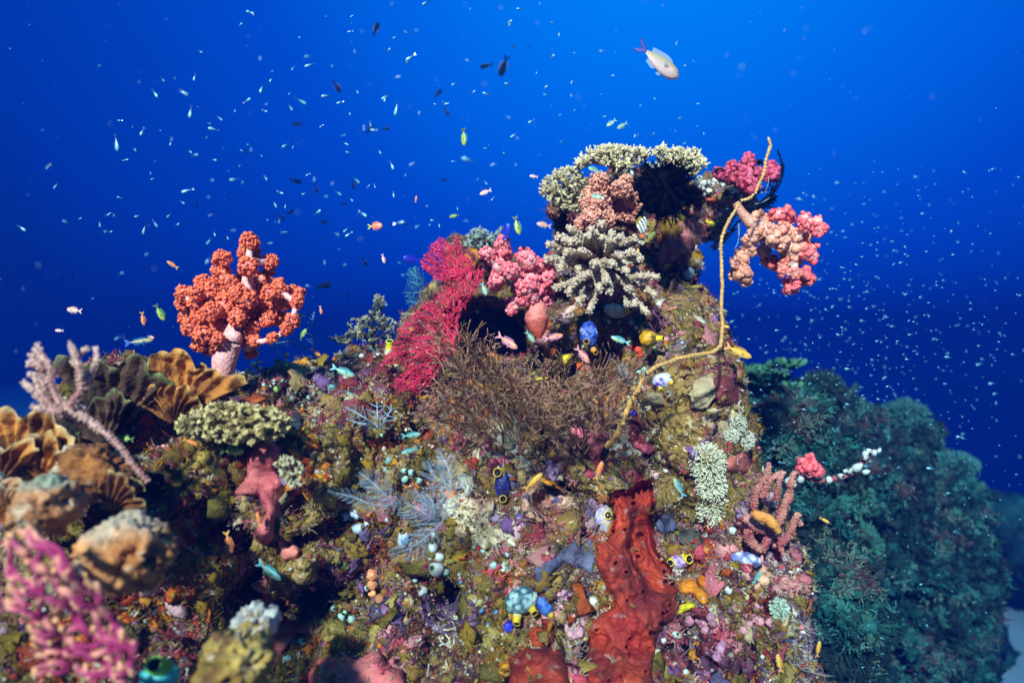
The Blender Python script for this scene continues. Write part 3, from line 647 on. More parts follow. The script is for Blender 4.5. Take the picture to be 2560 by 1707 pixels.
# ------------------------------------------------------------------ stony corals
def acropora(name, label, Y, polys, roots, na, step, rt, c0, c1, seed=0, depth=0.10, nub=0.0024, group=None, e=6.0, jit=0.2, tiplen=0.004, tipup=0.4):
    r_ = np.random.default_rng(seed); bp = at(*roots[0], Y); root = thing(name, label, 'stony coral', bp, group)
    for pi, poly in enumerate(polys):
        A = fill(poly, na[pi], seed+pi); z = r_.uniform(-1, 1, len(A))*depth/(K*Y)*0.5
        P3, par = grow(np.c_[A, z], [(*roots[pi], 0)], step, step*9, step*1.25, 200, jit, seed+pi)
        P = px3(P3[:, :2], Y-P3[:, 2]*K*Y); td = tip_dist(par, P3); R = pipe(par, rt, e, rt*2.4)
        C = lerp(c1, c0, td/(step*3.2)); b = MB(); b.tree(P, par, R*(0.85+0.4*vnoise(P*200, 1)), C, 6)
        n = len(P)*3; s_ = r_.integers(0, len(P), n); d = unit(r_.normal(size=(n, 3))+np.array([0, 0, 0.5]))
        b.inst(CONE, P[s_]+d*(R[s_]*0.7)[:, None], d, np.c_[np.full(n, nub*0.42), np.full(n, nub*0.42), nub*r_.uniform(0.8, 1.9, n)], C[s_]*1.12, seed=pi)
        tp = np.where(td < step*1.5)[0]; pr_ = par[tp]; tp = tp[pr_ >= 0]; pr_ = par[tp]; ti = np.repeat(tp, 2); dd = unit(unit(P[ti]-P[par[ti]])+np.array([0, 0, tipup])+0.45*r_.normal(size=(len(ti), 3)))
        b.inst(CONE, P[ti]-dd*0.003, dd, np.c_[np.full(len(ti), rt*0.95), np.full(len(ti), rt*0.95), tiplen*r_.uniform(0.6, 1.3, len(ti))], lerp(lerp(c0, c1, 0.6), np.asarray(c1)*1.15, CONE[0][:, 2])[None]*r_.uniform(0.85, 1.15, (len(ti), 1, 1)), seed=pi)
        b.build('branch_fan', M['hard'], root, bp)
    return root
def c3(*p): return [(1300+x*S5, 300+y*S5) for x, y in p]
acropora('table_coral', 'pale cream branching table coral crowning the top of the reef', 1.72,
  [c3((425,330),(480,260),(560,225),(640,205),(700,200),(790,200),(870,210),(990,230),(1020,280),(960,340),(880,380),(780,400),(700,380),(640,320),(560,340),(500,390),(440,400)), c3((1035,270),(1080,215),(1130,205),(1200,225),(1290,230),(1370,225),(1390,250),(1465,300),(1455,360),(1400,430),(1330,460),(1280,400),(1200,360),(1100,340))],
  [c3((740,420))[0], c3((1250,430))[0]], [520, 420], 6.5, 0.0027, (0.26,0.185,0.075), (0.62,0.55,0.34), seed=41, depth=0.12, tiplen=0.013, tipup=0.7)
acropora('table_coral', 'cream branching coral ledge jutting out left of the peach soft coral', 1.74,
  [c3((150,520),(160,600),(230,650),(300,690),(420,740),(500,720),(560,640),(540,540),(460,400),(400,365),(330,370),(250,410),(215,440),(180,480))], [c3((540,650))[0]], [620], 6.5, 0.0026, (0.20,0.15,0.065), (0.56,0.50,0.30), seed=44, depth=0.16, tiplen=0.011, tipup=0.4)
pl = [(445,1040),(520,1010),(600,1005),(690,1020),(730,1050),(720,1085),(680,1105),(600,1110),(540,1105),(480,1095),(440,1070)]
acropora('table_coral', 'olive-yellow knobbly plate coral on the left slope below the orange soft coral', 1.22, [pl, pl], [(600,1090),(520,1080)], [520,300], 6.5, 0.0034, (0.20,0.14,0.045), (0.58,0.46,0.20), seed=46, depth=0.12, nub=0.003)
acropora('table_coral', 'small grey-green tuft of branching coral growing on the pink sponge', 1.17, [sub((420,1000), S5, [(800,500),(870,450),(1000,430),(1060,520),(1050,680),(960,700),(900,650),(880,580)])], [(730,1190)], [130], 5.5, 0.0025, (0.20,0.16,0.08), (0.52,0.46,0.28), seed=47, depth=0.05)
dg_ = sub((420,560), SA, [(1060,790),(1210,740),(1230,660),(1340,620),(1400,560),(1380,490),(1480,480),(1500,560),(1470,620),(1580,640),(1560,760),(1500,800),(1300,830),(1160,830)])
acropora('bushy_coral', 'dark green-black bushy coral with pale buds, standing on the ridge left of the red fan', 1.75, [dg_], [(935,870)], [240], 6.0, 0.0016, (0.025,0.030,0.022), (0.34,0.32,0.20), seed=48, depth=0.12, nub=0.0035)
tg = S9([(820,690),(830,600),(870,540),(960,520),(1000,560),(1080,560),(1090,500),(1110,540),(1060,640),(1040,690)])
acropora('bushy_coral', 'dark teal bushy coral with pale tips, behind the pink soft coral', 1.95, [tg], [(1200,640)], [170], 6.0, 0.002, (0.03,0.05,0.045), (0.34,0.42,0.34), seed=49, depth=0.12, nub=0.004)
# finger leather coral
fing = [(1428,574,13),(1402,593,12),(1377,612,12),(1370,648,12),(1402,667,12),(1392,718,13),(1425,728,12),(1447,753,12),(1475,772,12),(1479,577,11),(1469,590,11),(1504,562,13),(1552,593,12),(1584,597,12),(1598,608,10),(1597,646,12),(1636,692,11),(1632,734,11),(1614,778,12),(1586,756,12),(1523,724,13),(1498,718,13),(1516,700,13),(1565,676,13),(1488,660,13),(1453,628,13),(1526,603,13),(1440,700,12),(1550,640,12),(1572,720,12),(1530,660,13),(1600,690,11),(1462,690,13),(1420,630,12),(1580,630,11)]
r7 = np.random.default_rng(77); lines = []
for (x, y, r) in fing:
    bx, by = 1505+(x-1505)*0.25, 662+(y-668)*0.25; dd = math.hypot(x-bx, y-by); tw = 0.09*(1-min(dd/90., 1))+0.05
    mx_, my_ = (bx+x)/2+r7.normal()*7, (by+y)/2+r7.normal()*7-4
    lines.append([(bx, by, r*1.25, 1.58), (mx_, my_, r*1.0, 1.55-tw*0.5), (x+(x-mx_)*0.15, y+(y-my_)*0.15, r*0.80, 1.53-tw)])
for (x, y, r) in list(fing)[::2]:
    bx, by = 1505+(x-1505)*0.62, 662+(y-668)*0.62; a = math.atan2(y-by, x-bx)+r7.choice([-0.8, 0.8]); ln = 34
    lines.append([(bx, by, r*1.0, 1.53), (bx+math.cos(a)*ln*0.5, by+math.sin(a)*ln*0.5, r*0.95, 1.50), (bx+math.cos(a)*ln, by+math.sin(a)*ln, r*0.75, 1.48)])
branches('finger_coral', 'pale grey-beige finger coral with thick knobbly fingers spreading from one base', 'soft coral', 1.52, lines, 0.01, (0.26,0.17,0.10), (0.47,0.35,0.235), 'soft', seed=51, rs_=0.80, knob=0.0030, kc=(0.52,0.42,0.32), base=at(1505, 668, 1.6), part='finger', k=9)
# ------------------------------------------------------------------ encrusting sponges and coral heads that follow the rock
def patch(name, label, cat, poly, thick, c0, c1, mat='sponge', step=6.0, lump=0.012, lfreq=35.0, smooth_=3, edge=22.0, spots=None, holes=(), seed=0, group=None, wob=10.0, flecks=None, amp2=0.0, blotch=None, flat=0.0):
    poly = np.asarray(poly, float); lo, hi = poly.min(0)-14, poly.max(0)+14
    xs = np.arange(lo[0], hi[0], step); ys = np.arange(lo[1], hi[1], step); X, Yg = np.meshgrid(xs, ys); nx, ny = len(xs), len(ys)
    Q = np.stack([X.ravel(), Yg.ravel()], 1)
    d = edge_dist(poly, Q); d = np.where(inside(poly, Q), d, -d)+wob*2*(fbm(np.c_[Q/28., np.full(len(Q), seed*3.1)], 3, seed)-0.5)
    use = d > -step*1.2
    D = np.full(len(Q), np.nan)
    for i in np.where(use)[0]:
        p, n = hit(*Q[i]); 
        if p is not None: D[i] = p[1]
    if np.isnan(D[use]).all(): D[use] = 1.4
    med = np.nanmedian(D[use]); D = np.where(np.isnan(D), np.nan, np.clip(D, med-0.35, med+0.30)); G = D.reshape(ny, nx); U = use.reshape(ny, nx)
    for it in range(60):
        if not np.isnan(G[U]).any(): break
        pad = np.pad(G, 1, constant_values=np.nan); st = np.stack([pad[:-2, 1:-1], pad[2:, 1:-1], pad[1:-1, :-2], pad[1:-1, 2:]])
        with np.errstate(all='ignore'):
            import warnings; warnings.simplefilter('ignore'); mm = np.nanmean(st, 0)
        G = np.where(np.isnan(G) & U, mm, G)
    G = np.where(np.isnan(G), med, G)
    if flat: G = G*(1-flat)+np.nanpercentile(G[U], 35)*flat
    for it in range(smooth_):
        pad = np.pad(G, 1, mode='edge'); G = np.where(U, np.minimum(G, 0)*0+(pad[:-2, 1:-1]+pad[2:, 1:-1]+pad[1:-1, :-2]+pad[1:-1, 2:]+2*G)/6, G)
    D = G.ravel(); t = np.clip(d/edge, 0, 1); off = thick*np.sqrt(1-(1-t)**2)
    P0 = px3(Q, D)
    off = off+lump*2*(fbm(P0*lfreq, 4, seed)-0.5)*np.clip(t*1.5, 0.2, 1)+amp2*(0.5-worley(P0*60, seed))*np.clip(t*2, 0, 1)
    C = lerp(c0, c1, np.clip((fbm(P0*26, 4, seed+3)-0.33)/0.34, 0, 1)); C = C*(0.8+0.4*fbm(P0*90, 3, seed+5))[:, None]
    if blotch is not None: C = lerp(C, blotch, np.clip((fbm(P0*11+5, 4, seed+8)-0.53)/0.16, 0, 0.6)); C = lerp(C, (0.36,0.22,0.18), np.clip((fbm(P0*70, 3, seed+11)-0.72)/0.06, 0, 0.5))
    for (hx, hy, hr) in holes:
        q = np.hypot(Q[:, 0]-hx, Q[:, 1]-hy)/hr; off = off+0.010*np.exp(-((q-1.25)/0.45)**2)-0.030*np.exp(-(q/0.85)**4)
    off = np.where(d < 0, -0.03, off)
    if flecks is not None:
        w = worley(P0*flecks[0], seed+9); k = np.clip((0.24-w)/0.08, 0, 1)*(fbm(P0*20, 2, seed+4) > 0.45); C = lerp(C, flecks[1], k); off = off+0.003*k
    P = px3(Q, D-off); idx = np.arange(len(Q)).reshape(ny, nx)
    q4 = np.stack([idx[:-1, :-1], idx[1:, :-1], idx[1:, 1:], idx[:-1, 1:]], -1).reshape(-1, 4)
    ok = use[q4].all(1) & ((P[:, 1][q4].max(1)-P[:, 1][q4].min(1)) < 0.16); q4 = q4[ok]
    us = np.unique(q4); mp = np.full(len(Q), -1); mp[us] = np.arange(len(us))
    b = MB(); b.add(P[us], C[us], f4=mp[q4]); c = P[us].mean(0)
    PATCH_V.append((P[us], mp[q4])); PATCH_P.append(poly)
    o = b.build(name, M[mat], None, c); return tag(o, label, cat, group)
PATCH_V = []; PATCH_P = []
def s2(crop, s, *p): return [tuple(x) for x in sub(crop, s, p)]
C5 = (1250, 1150); SC5 = 500/1408.
red = s2(C5, SC5, (1075,100),(990,160),(900,205),(800,205),(780,270),(800,330),(795,450),(760,560),(690,600),(670,700),(700,800),(740,880),(800,950),(790,1030),(700,1090),(640,1140),(610,1240),(640,1330),(560,1420),(600,1568),(650,1900),(1085,1900),(1090,1400),(1120,1230),(1230,1100),(1235,900),(1200,750),(1100,620),(1075,500),(1040,400),(1075,280))
patch('encrusting_sponge', 'large brick red sponge with dark pores on the reef face at lower right', 'sponge', red, 0.045, (0.30,0.020,0.011), (0.43,0.050,0.016), lump=0.024, lfreq=17, smooth_=16, edge=34, step=3.2, amp2=0.014, blotch=(0.075,0.008,0.012), holes=[tuple(q)+(r_h,) for q, r_h in zip(fill(red, 30, 4), np.random.default_rng(2).uniform(3.5, 6.5, 30))]+[(1584,1259,6),(1601,1340,11),(1596,1392,7),(1663,1455,7),(1629,1583,8),(1624,1622,8),(1655,1560,9),(1566,1430,5),(1608,1480,5)], seed=3)
patch('encrusting_sponge', 'dark red tubular sponge base at the bottom edge, left of the large red sponge', 'sponge', s2(C5, SC5, (290,1120),(370,1130),(390,1250),(460,1380),(490,1568),(520,1900),(110,1900),(60,1400),(180,1320),(330,1310)), 0.05, (0.17,0.012,0.008), (0.32,0.035,0.012), lump=0.022, lfreq=18, smooth_=5, edge=30, amp2=0.012, blotch=(0.07,0.008,0.010), seed=4)
C2 = (420, 1000)
pinkA = s2(C2, S5, (690,350),(830,330),(900,380),(880,450),(860,560),(900,640),(980,690),(1080,660),(1060,740),(960,790),(890,810),(870,900),(830,960),(850,1060),(780,1130),(690,1110),(650,1030),(720,950),(760,870),(700,760),(560,750),(480,750),(560,660),(610,600),(620,450))
patch('encrusting_sponge', 'smooth rose pink sponge below the olive plate coral, left of centre', 'sponge', pinkA, 0.035, (0.42,0.075,0.085), (0.52,0.135,0.125), lump=0.012, lfreq=20, smooth_=6, seed=5)
patch('encrusting_sponge', 'small salmon pink sponge wedge at the top of the lower olive coral head', 'sponge', s2(C2, S5, (860,1080),(930,1100),(990,1120),(1040,1190),(1020,1250),(900,1275),(870,1180)), 0.03, (0.55,0.14,0.11), (0.62,0.20,0.15), lump=0.006, lfreq=25, smooth_=6, seed=6)
C3 = (500, 1350); SC3 = 500/2196.
patch('encrusting_sponge', 'pink crust curling around the left and lower edge of the olive coral head', 'sponge', s2(C3, SC3, (690,300),(780,280),(760,450),(740,600),(800,730),(880,850),(1000,900),(1120,870),(1270,850),(1260,1020),(1150,1060),(1060,1040),(1000,1100),(960,1230),(880,1270),(760,1180),(740,1000),(770,860),(700,750),(670,550)), 0.025, (0.40,0.08,0.085), (0.52,0.15,0.14), lump=0.008, lfreq=30, seed=7, edge=14)
patch('encrusting_sponge', 'broad blurred pink sponge along the bottom edge of the picture', 'sponge', s2(C3, SC3, (1300,1300),(1500,1270),(1700,1330),(1850,1230),(1980,1220),(2100,1360),(2250,1420),(2300,1800),(1250,1800),(1180,1480)), 0.04, (0.42,0.07,0.075), (0.55,0.15,0.13), lump=0.015, lfreq=22, seed=8)
M['crust'] = reef_material('olive_crust', True)
OLIVES = []
def olive(poly, label, seed, thick=0.020, am=0.018):
    OLIVES.append(poly); return patch('encrusting_coral', label, 'encrusting coral', poly, thick, (0.110,0.068,0.015), (0.235,0.145,0.038), 'crust', lump=0.026, lfreq=26, seed=seed, flecks=(85, (0.50,0.42,0.28)), amp2=am, edge=20, wob=26)
olive([(1640,960),(1700,930),(1760,960),(1790,1010),(1800,1080),(1780,1120),(1770,1160),(1730,1200),(1700,1190),(1660,1150),(1620,1100),(1600,1050),(1610,1000)], 'big olive brown knobbly coral head right of the whip coral', 20)
olive([(760,1090),(850,1060),(900,1080),(940,1130),(930,1200),(880,1240),(820,1260),(770,1250),(790,1180),(740,1140)], 'olive brown coral crust right of the rose pink sponge', 21)
olive(s2(C3, SC3, (850,260),(1000,220),(1150,150),(1300,100),(1500,90),(1700,200),(1600,280),(1350,330),(1450,450),(1650,480),(1700,620),(1500,700),(1450,800),(1250,830),(1100,870),(950,800),(860,640),(880,480)), 'wide olive coral head with pale flecks in the lower left centre', 22)
olive([(1650,1190),(1720,1180),(1745,1240),(1740,1300),(1700,1290),(1640,1300),(1630,1240)], 'small olive coral patch between the red sponge and the cream leather coral', 23)
olive([(1810,1180),(1850,1170),(1875,1210),(1870,1270),(1830,1280),(1815,1240)], 'mustard brown smooth coral patch right of the cream leather coral', 24, am=0.003)
olive([(1430,1170),(1500,1150),(1560,1180),(1590,1220),(1560,1240),(1500,1230),(1440,1240)], 'brown coral crust under the lower end of the whip coral', 25, am=0.004)
olive([(1690,690),(1740,720),(1765,790),(1770,850),(1730,870),(1690,850),(1670,790),(1660,730)], 'olive brown coral crust on the upper right column below the overhang', 26)
patch('encrusting_sponge', 'dull maroon sponge on the right rim of the reef beside the small white squirts', 'sponge', [(1780,945),(1820,935),(1850,965),(1845,1010),(1810,1020),(1785,1000)], 0.025, (0.17,0.028,0.030), (0.24,0.05,0.045), lump=0.006, seed=27)
patch('encrusting_sponge', 'coral pink smooth sponge behind the upper cream leather coral', 'sponge', [(1805,1150),(1860,1130),(1885,1150),(1870,1180),(1830,1185),(1808,1180)], 0.025, (0.50,0.11,0.085), (0.58,0.18,0.13), lump=0.005, seed=28)
patch('encrusting_sponge', 'slate blue sponge crust on the lower centre face beside the red sponge', 'sponge', s2(C5, SC5, (500,580),(640,560),(660,700),(650,800),(560,760),(450,720),(380,780),(340,920),(280,950),(250,850),(260,730),(360,690),(440,620)), 0.012, (0.075,0.080,0.135), (0.12,0.125,0.19), lump=0.006, seed=29, edge=10)
patch('encrusting_sponge', 'small grey-blue sponge between the red sponge and the cream leather coral', 'sponge', [(1638,1285),(1680,1280),(1692,1320),(1670,1340),(1640,1325)], 0.02, (0.09,0.10,0.19), (0.14,0.15,0.26), lump=0.008, lfreq=60, seed=30, edge=10)
patch('encrusting_sponge', 'bright yellow sponge ribbon above the brown bush in the centre', 'sponge', s2((1300,750), S5, (290,440),(370,420),(430,420),(400,480),(350,530),(300,500),(300,560),(240,620),(160,650),(110,640),(110,600),(200,600),(260,540),(280,500)), 0.045, (0.78,0.52,0.01), (0.88,0.66,0.03), lump=0.010, lfreq=50, seed=31, edge=9, wob=4, step=3.5, flat=0.85)
patch('encrusting_sponge', 'orange sponge crust beside the yellow ribbon in the dark hollow', 'sponge', s2((1300,750), S5, (190,350),(290,370),(300,440),(280,500),(200,470)), 0.02, (0.60,0.10,0.015), (0.75,0.18,0.02), lump=0.008, lfreq=50, seed=32, edge=8, wob=6)
patch('encrusting_sponge', 'orange sponge flap right of the yellow ribbon', 'sponge', s2((1300,750), S5, (420,490),(500,480),(490,540),(430,570),(400,540)), 0.015, (0.60,0.09,0.015), (0.75,0.16,0.02), lump=0.006, lfreq=50, seed=33, edge=8, wob=6)
patch('encrusting_sponge', 'vivid orange lobed sponge between the big red sponge and the pink folds', 'sponge', s2((1650,1250), 500/1716., (170,690),(280,670),(340,740),(400,810),(430,870),(380,920),(330,880),(260,800),(180,800),(160,740)), 0.04, (0.72,0.20,0.008), (0.85,0.33,0.01), lump=0.012, lfreq=40, seed=34, edge=16, wob=5)
patch('encrusting_sponge', 'lemon yellow sponge just under the vivid orange sponge', 'sponge', s2((1650,1250), 500/1716., (180,880),(240,860),(310,890),(300,930),(210,960),(170,990),(140,980)), 0.025, (0.68,0.56,0.01), (0.78,0.68,0.04), lump=0.012, lfreq=70, seed=35, edge=8, wob=6)
patch('encrusting_coral', 'dark grey-green nubbly coral knob above the purple yellow-rimmed squirt', 'encrusting coral', s2((1650,1250), 500/1716., (140,340),(190,270),(270,240),(340,290),(370,370),(300,410),(200,400)), 0.04, (0.035,0.040,0.035), (0.16,0.17,0.14), 'hard', lump=0.008, seed=36, amp2=0.03, edge=14)
patch('encrusting_sponge', 'yellow sponge blobs on the overhang left of the whip coral', 'sponge', s2((1650,300), S5, (320,800),(360,765),(400,790),(480,765),(480,800),(420,845),(380,840),(350,870),(315,885),(330,850),(370,820)), 0.018, (0.75,0.50,0.01), (0.85,0.62,0.02), lump=0.01, lfreq=60, seed=37, edge=7, wob=6)
patch('encrusting_sponge', 'red sponge patch on the underside of the overhang', 'sponge', s2((1650,300), S5, (60,1010),(110,985),(145,1000),(130,1050),(70,1050)), 0.012, (0.65,0.035,0.02), (0.75,0.06,0.03), lump=0.005, seed=38, edge=7, wob=5)
patch('encrusting_sponge', 'salmon red sponge lump below the row of white squirts', 'sponge', s2((1650,300), S5, (370,610),(440,605),(455,640),(400,655),(360,645)), 0.015, (0.62,0.06,0.03), (0.75,0.12,0.06), lump=0.005, seed=39, edge=7, wob=4)
patch('encrusting_sponge', 'rough reddish purple sponge along the stem of the overhang', 'sponge', [(1640,640),(1670,580),(1720,530),(1760,520),(1775,560),(1760,600),(1700,640),(1670,670),(1640,680)], 0.015, (0.22,0.055,0.06), (0.38,0.14,0.12), lump=0.014, lfreq=60, seed=40, edge=12)
patch('encrusting_coral', 'pale cream bumpy crust between the right hydroid and the navy blue squirt', 'encrusting coral', [(1115,1240),(1180,1225),(1235,1260),(1230,1310),(1290,1330),(1300,1370),(1220,1375),(1140,1340),(1105,1290)], 0.016, (0.30,0.22,0.12), (0.52,0.44,0.30), 'crust', lump=0.020, lfreq=40, seed=81, amp2=0.022, edge=14, wob=18, blotch=(0.30,0.12,0.12))
patch('encrusting_coral', 'mottled maroon and cream crust left of the lilac squirt, above the slate blue sponge', 'encrusting coral', [(1300,1235),(1370,1210),(1440,1240),(1455,1290),(1400,1320),(1340,1310),(1300,1280)], 0.020, (0.22,0.055,0.040), (0.42,0.26,0.18), 'crust', lump=0.022, lfreq=45, seed=82, amp2=0.020, edge=14, wob=18)
patch('encrusting_sponge', 'mauve pink crust between the teal-white squirt and the lower red sponge', 'sponge', [(1395,1480),(1440,1470),(1470,1530),(1465,1590),(1420,1600),(1390,1550)], 0.014, (0.30,0.12,0.17), (0.46,0.24,0.28), 'crust', lump=0.014, lfreq=45, seed=83, edge=12, wob=16, amp2=0.012)
patch('encrusting_coral', 'golden olive crust left of the rose pink sponge, under the olive plate coral', 'encrusting coral', [(470,1130),(540,1120),(590,1150),(570,1210),(520,1250),(470,1230),(440,1180)], 0.018, (0.15,0.085,0.015), (0.36,0.23,0.05), 'crust', lump=0.022, lfreq=36, seed=84, amp2=0.018, edge=14, wob=20)
patch('encrusting_sponge', 'dark violet crust in the lower middle, left of the teal-white squirt', 'sponge', [(1060,1480),(1130,1460),(1190,1490),(1210,1560),(1150,1600),(1080,1580),(1040,1530)], 0.012, (0.06,0.035,0.085), (0.16,0.09,0.17), 'crust', lump=0.016, lfreq=45, seed=85, edge=12, wob=20, amp2=0.014)
patch('encrusting_coral', 'rough sandy brown crust just below the brown bush and left of the pink knobs', 'encrusting coral', [(1090,1150),(1150,1140),(1190,1180),(1180,1230),(1110,1230),(1070,1190)], 0.014, (0.16,0.095,0.03), (0.34,0.23,0.09), 'crust', lump=0.020, lfreq=40, seed=86, amp2=0.016, edge=12, wob=18)
# pink folded lumps
def lumps(name, label, cat, pts, col, mat='sponge', amp=0.25, lift=0.012, seed=0, shade=0.25, child='lobe', flat=1.0):
    r_ = np.random.default_rng(seed); root = None
    for i, (x, y, r) in enumerate(pts):
        p, n = surf(x, y); rr = m_(r, p[1])
        if root is None: base = p; root = thing(name, label, cat, base)
        b = MB(); b.blob(p+n*rr*0.35, (rr, rr*flat, rr), np.asarray(col)*(1+shade*r_.normal()), ICO3, amp=amp, freq=2.2, seed=seed+i); b.build(child, M[mat], root, base)
    return root
lumps('lobed_sponge', 'pale pink folded sponge under the vivid orange sponge', 'sponge', s2((1650,1250), 500/1716., (250,1020,46),(330,1010,40),(370,1060,50),(440,1010,42),(460,1060,32),(400,1120,40),(450,1140,25)), (0.52,0.22,0.30), seed=61)
for (x, y, r) in []: pass
sub3 = lambda c, s, *p: [(c[0]+x*s, c[1]+y*s, r*s) for x, y, r in p]
lumps('lobed_sponge', 'glossy raspberry pink lumpy sponge just right of the whip coral base', 'sponge', sub3((1300,750), S5, (900,1010,55),(950,1000,40),(900,1070,35),(960,1080,40),(920,1130,35),(1000,1160,45),(960,1150,30)), (0.58,0.10,0.14), 'soft', seed=62)
lumps('lobed_sponge', 'bubblegum pink crusty sponge inside the lower right of the brown bush', 'sponge', sub3((1300,750), S5, (470,1040,45),(530,1060,45),(590,1050,40),(610,1000,28),(560,1110,35),(420,1030,30)), (0.56,0.13,0.18), seed=63)
lumps('lobed_sponge', 'pink knobs at the foot of the brown bush above the dark blue squirt', 'sponge', sub3((900,750), S5, (1010,1100,38),(1000,1160,30),(1040,1290,45),(1110,1260,40),(960,1200,25),(1160,1280,28)), (0.52,0.10,0.14), seed=64)
lumps('lobed_sponge', 'dark red knobs beside the pink knobs at the foot of the brown bush', 'sponge', sub3((900,750), S5, (850,1290,40),(900,1270,35),(880,1320,28)), (0.36,0.02,0.015), seed=65)
lumps('lobed_sponge', 'small mauve folds at the bottom right edge of the reef', 'sponge', sub3((1650,1250), 500/1716., (520,1280,45),(500,1340,40),(540,1240,35),(480,1320,25)), (0.45,0.20,0.30), seed=66)
lumps('lobed_sponge', 'pale pink knobs under the small pale anemone at lower right', 'sponge', sub3((1650,1250), 500/1716., (820,1020,45),(870,1040,40),(760,1060,35),(950,1050,38),(850,900,40),(720,1110,35)), (0.52,0.22,0.26), seed=67)
lumps('lobed_sponge', 'peach coloured lumpy sponge on the right shoulder near the blue-veined squirt', 'sponge', sub3((1650,1250), 500/1716., (860,690,60),(830,740,40),(880,600,38),(930,640,30)), (0.50,0.26,0.16), seed=68)
lumps('lobed_sponge', 'peach orange stalked lump in the lower middle beside a white squirt', 'sponge', sub3((800,1100), S5, (410,1060,45),(415,1120,42),(410,1190,38),(470,1250,38)), (0.62,0.24,0.10), seed=69)
lumps('lobed_sponge', 'orange ribbed sponge button on the pale crust left of the dark blue squirt', 'sponge', sub3((800,1100), S5, (1000,420,32),(1045,410,30),(1020,440,30),(1020,390,26)), (0.62,0.17,0.01), seed=70)
lumps('lobed_sponge', 'red sponge scraps at the right of the yellow squirt', 'sponge', sub3((1300,750), S5, (880,370,25),(930,400,30),(950,440,25)), (0.62,0.05,0.02), seed=71)
lumps('lobed_sponge', 'olive green glossy ball in the lower left centre', 'sponge', sub3((800,1100), S5, (185,965,42),(210,990,30)), (0.10,0.11,0.015), 'soft', seed=72)
lumps('lobed_sponge', 'dark teal round sponge right of the olive plate coral', 'sponge', sub3((420,1000), S5, (1000,170,50),(1010,220,40)), (0.02,0.035,0.045), seed=73)
lumps('lobed_sponge', 'pale blue-grey egg-shaped sponge on the upper right column', 'sponge', sub3((1300,300), S5, (1310,1205,52)), (0.36,0.48,0.55), 'squirt', amp=0.10, seed=74)
# brown plates and big sponges on the left, near the camera
def chunk(name, label, cat, px, py, Y, rx, rz, dy, c0, c1, mat='sponge', amp=0.22, freq=2.0, seed=0, rim=None, ridges=0.0):
    tv, tf = ICO5; base = at(px, py, Y); d = 1+amp*3*(fbm(tv*freq+seed*5.3, 4, seed)-0.5)+0.32*(fbm(tv*6+seed, 4, seed+1)-0.5)-0.30*np.clip((0.42-fbm(tv*3.5+seed*3, 3, seed+8))/0.1, 0, 1)+0.10*(0.5-worley(tv*7, seed))
    th_ = np.arctan2(tv[:, 2], tv[:, 0]); ou = np.clip(1-np.abs(tv[:, 1])*1.3, 0, 1); d = d+0.55*ou*(fbm(np.c_[np.cos(th_)*2.6, np.sin(th_)*2.6, np.full(len(tv), seed*4.7)], 4, seed+20)-0.5)-0.10*ou*np.abs(np.sin(th_*6+3*vnoise(tv*2, 4)))
    if ridges: d = d+ridges*np.abs(np.sin(np.arctan2(tv[:, 0], tv[:, 2])*14+4*vnoise(tv*3, 2)))*np.clip(1-np.abs(tv[:, 1]), 0, 1)
    V = tv*d[:, None]*np.array([m_(rx, Y), dy, m_(rz, Y)])+base
    C = lerp(c0, c1, np.clip((fbm(V*26, 4, seed+2)-0.35)/0.3, 0, 1))
    C = lerp(C, (0.10,0.03,0.012), np.clip((fbm(V*40, 4, seed+6)-0.54)/0.08, 0, 1)*0.8); C = lerp(C, (0.46,0.34,0.22), np.clip((fbm(V*55, 4, seed+7)-0.62)/0.05, 0, 1))
    if rim is not None: C = lerp(C, rim, np.clip((tv[:, 2]-0.55+0.5*(fbm(V*30, 3, 3)-0.5))*3, 0, 1))
    b = MB(); b.add(V, C, f3=tf); CHUNK_V.append((V, tf)); return tag(b.build(name, M[mat], None, base), label, cat)
CHUNK_V = []
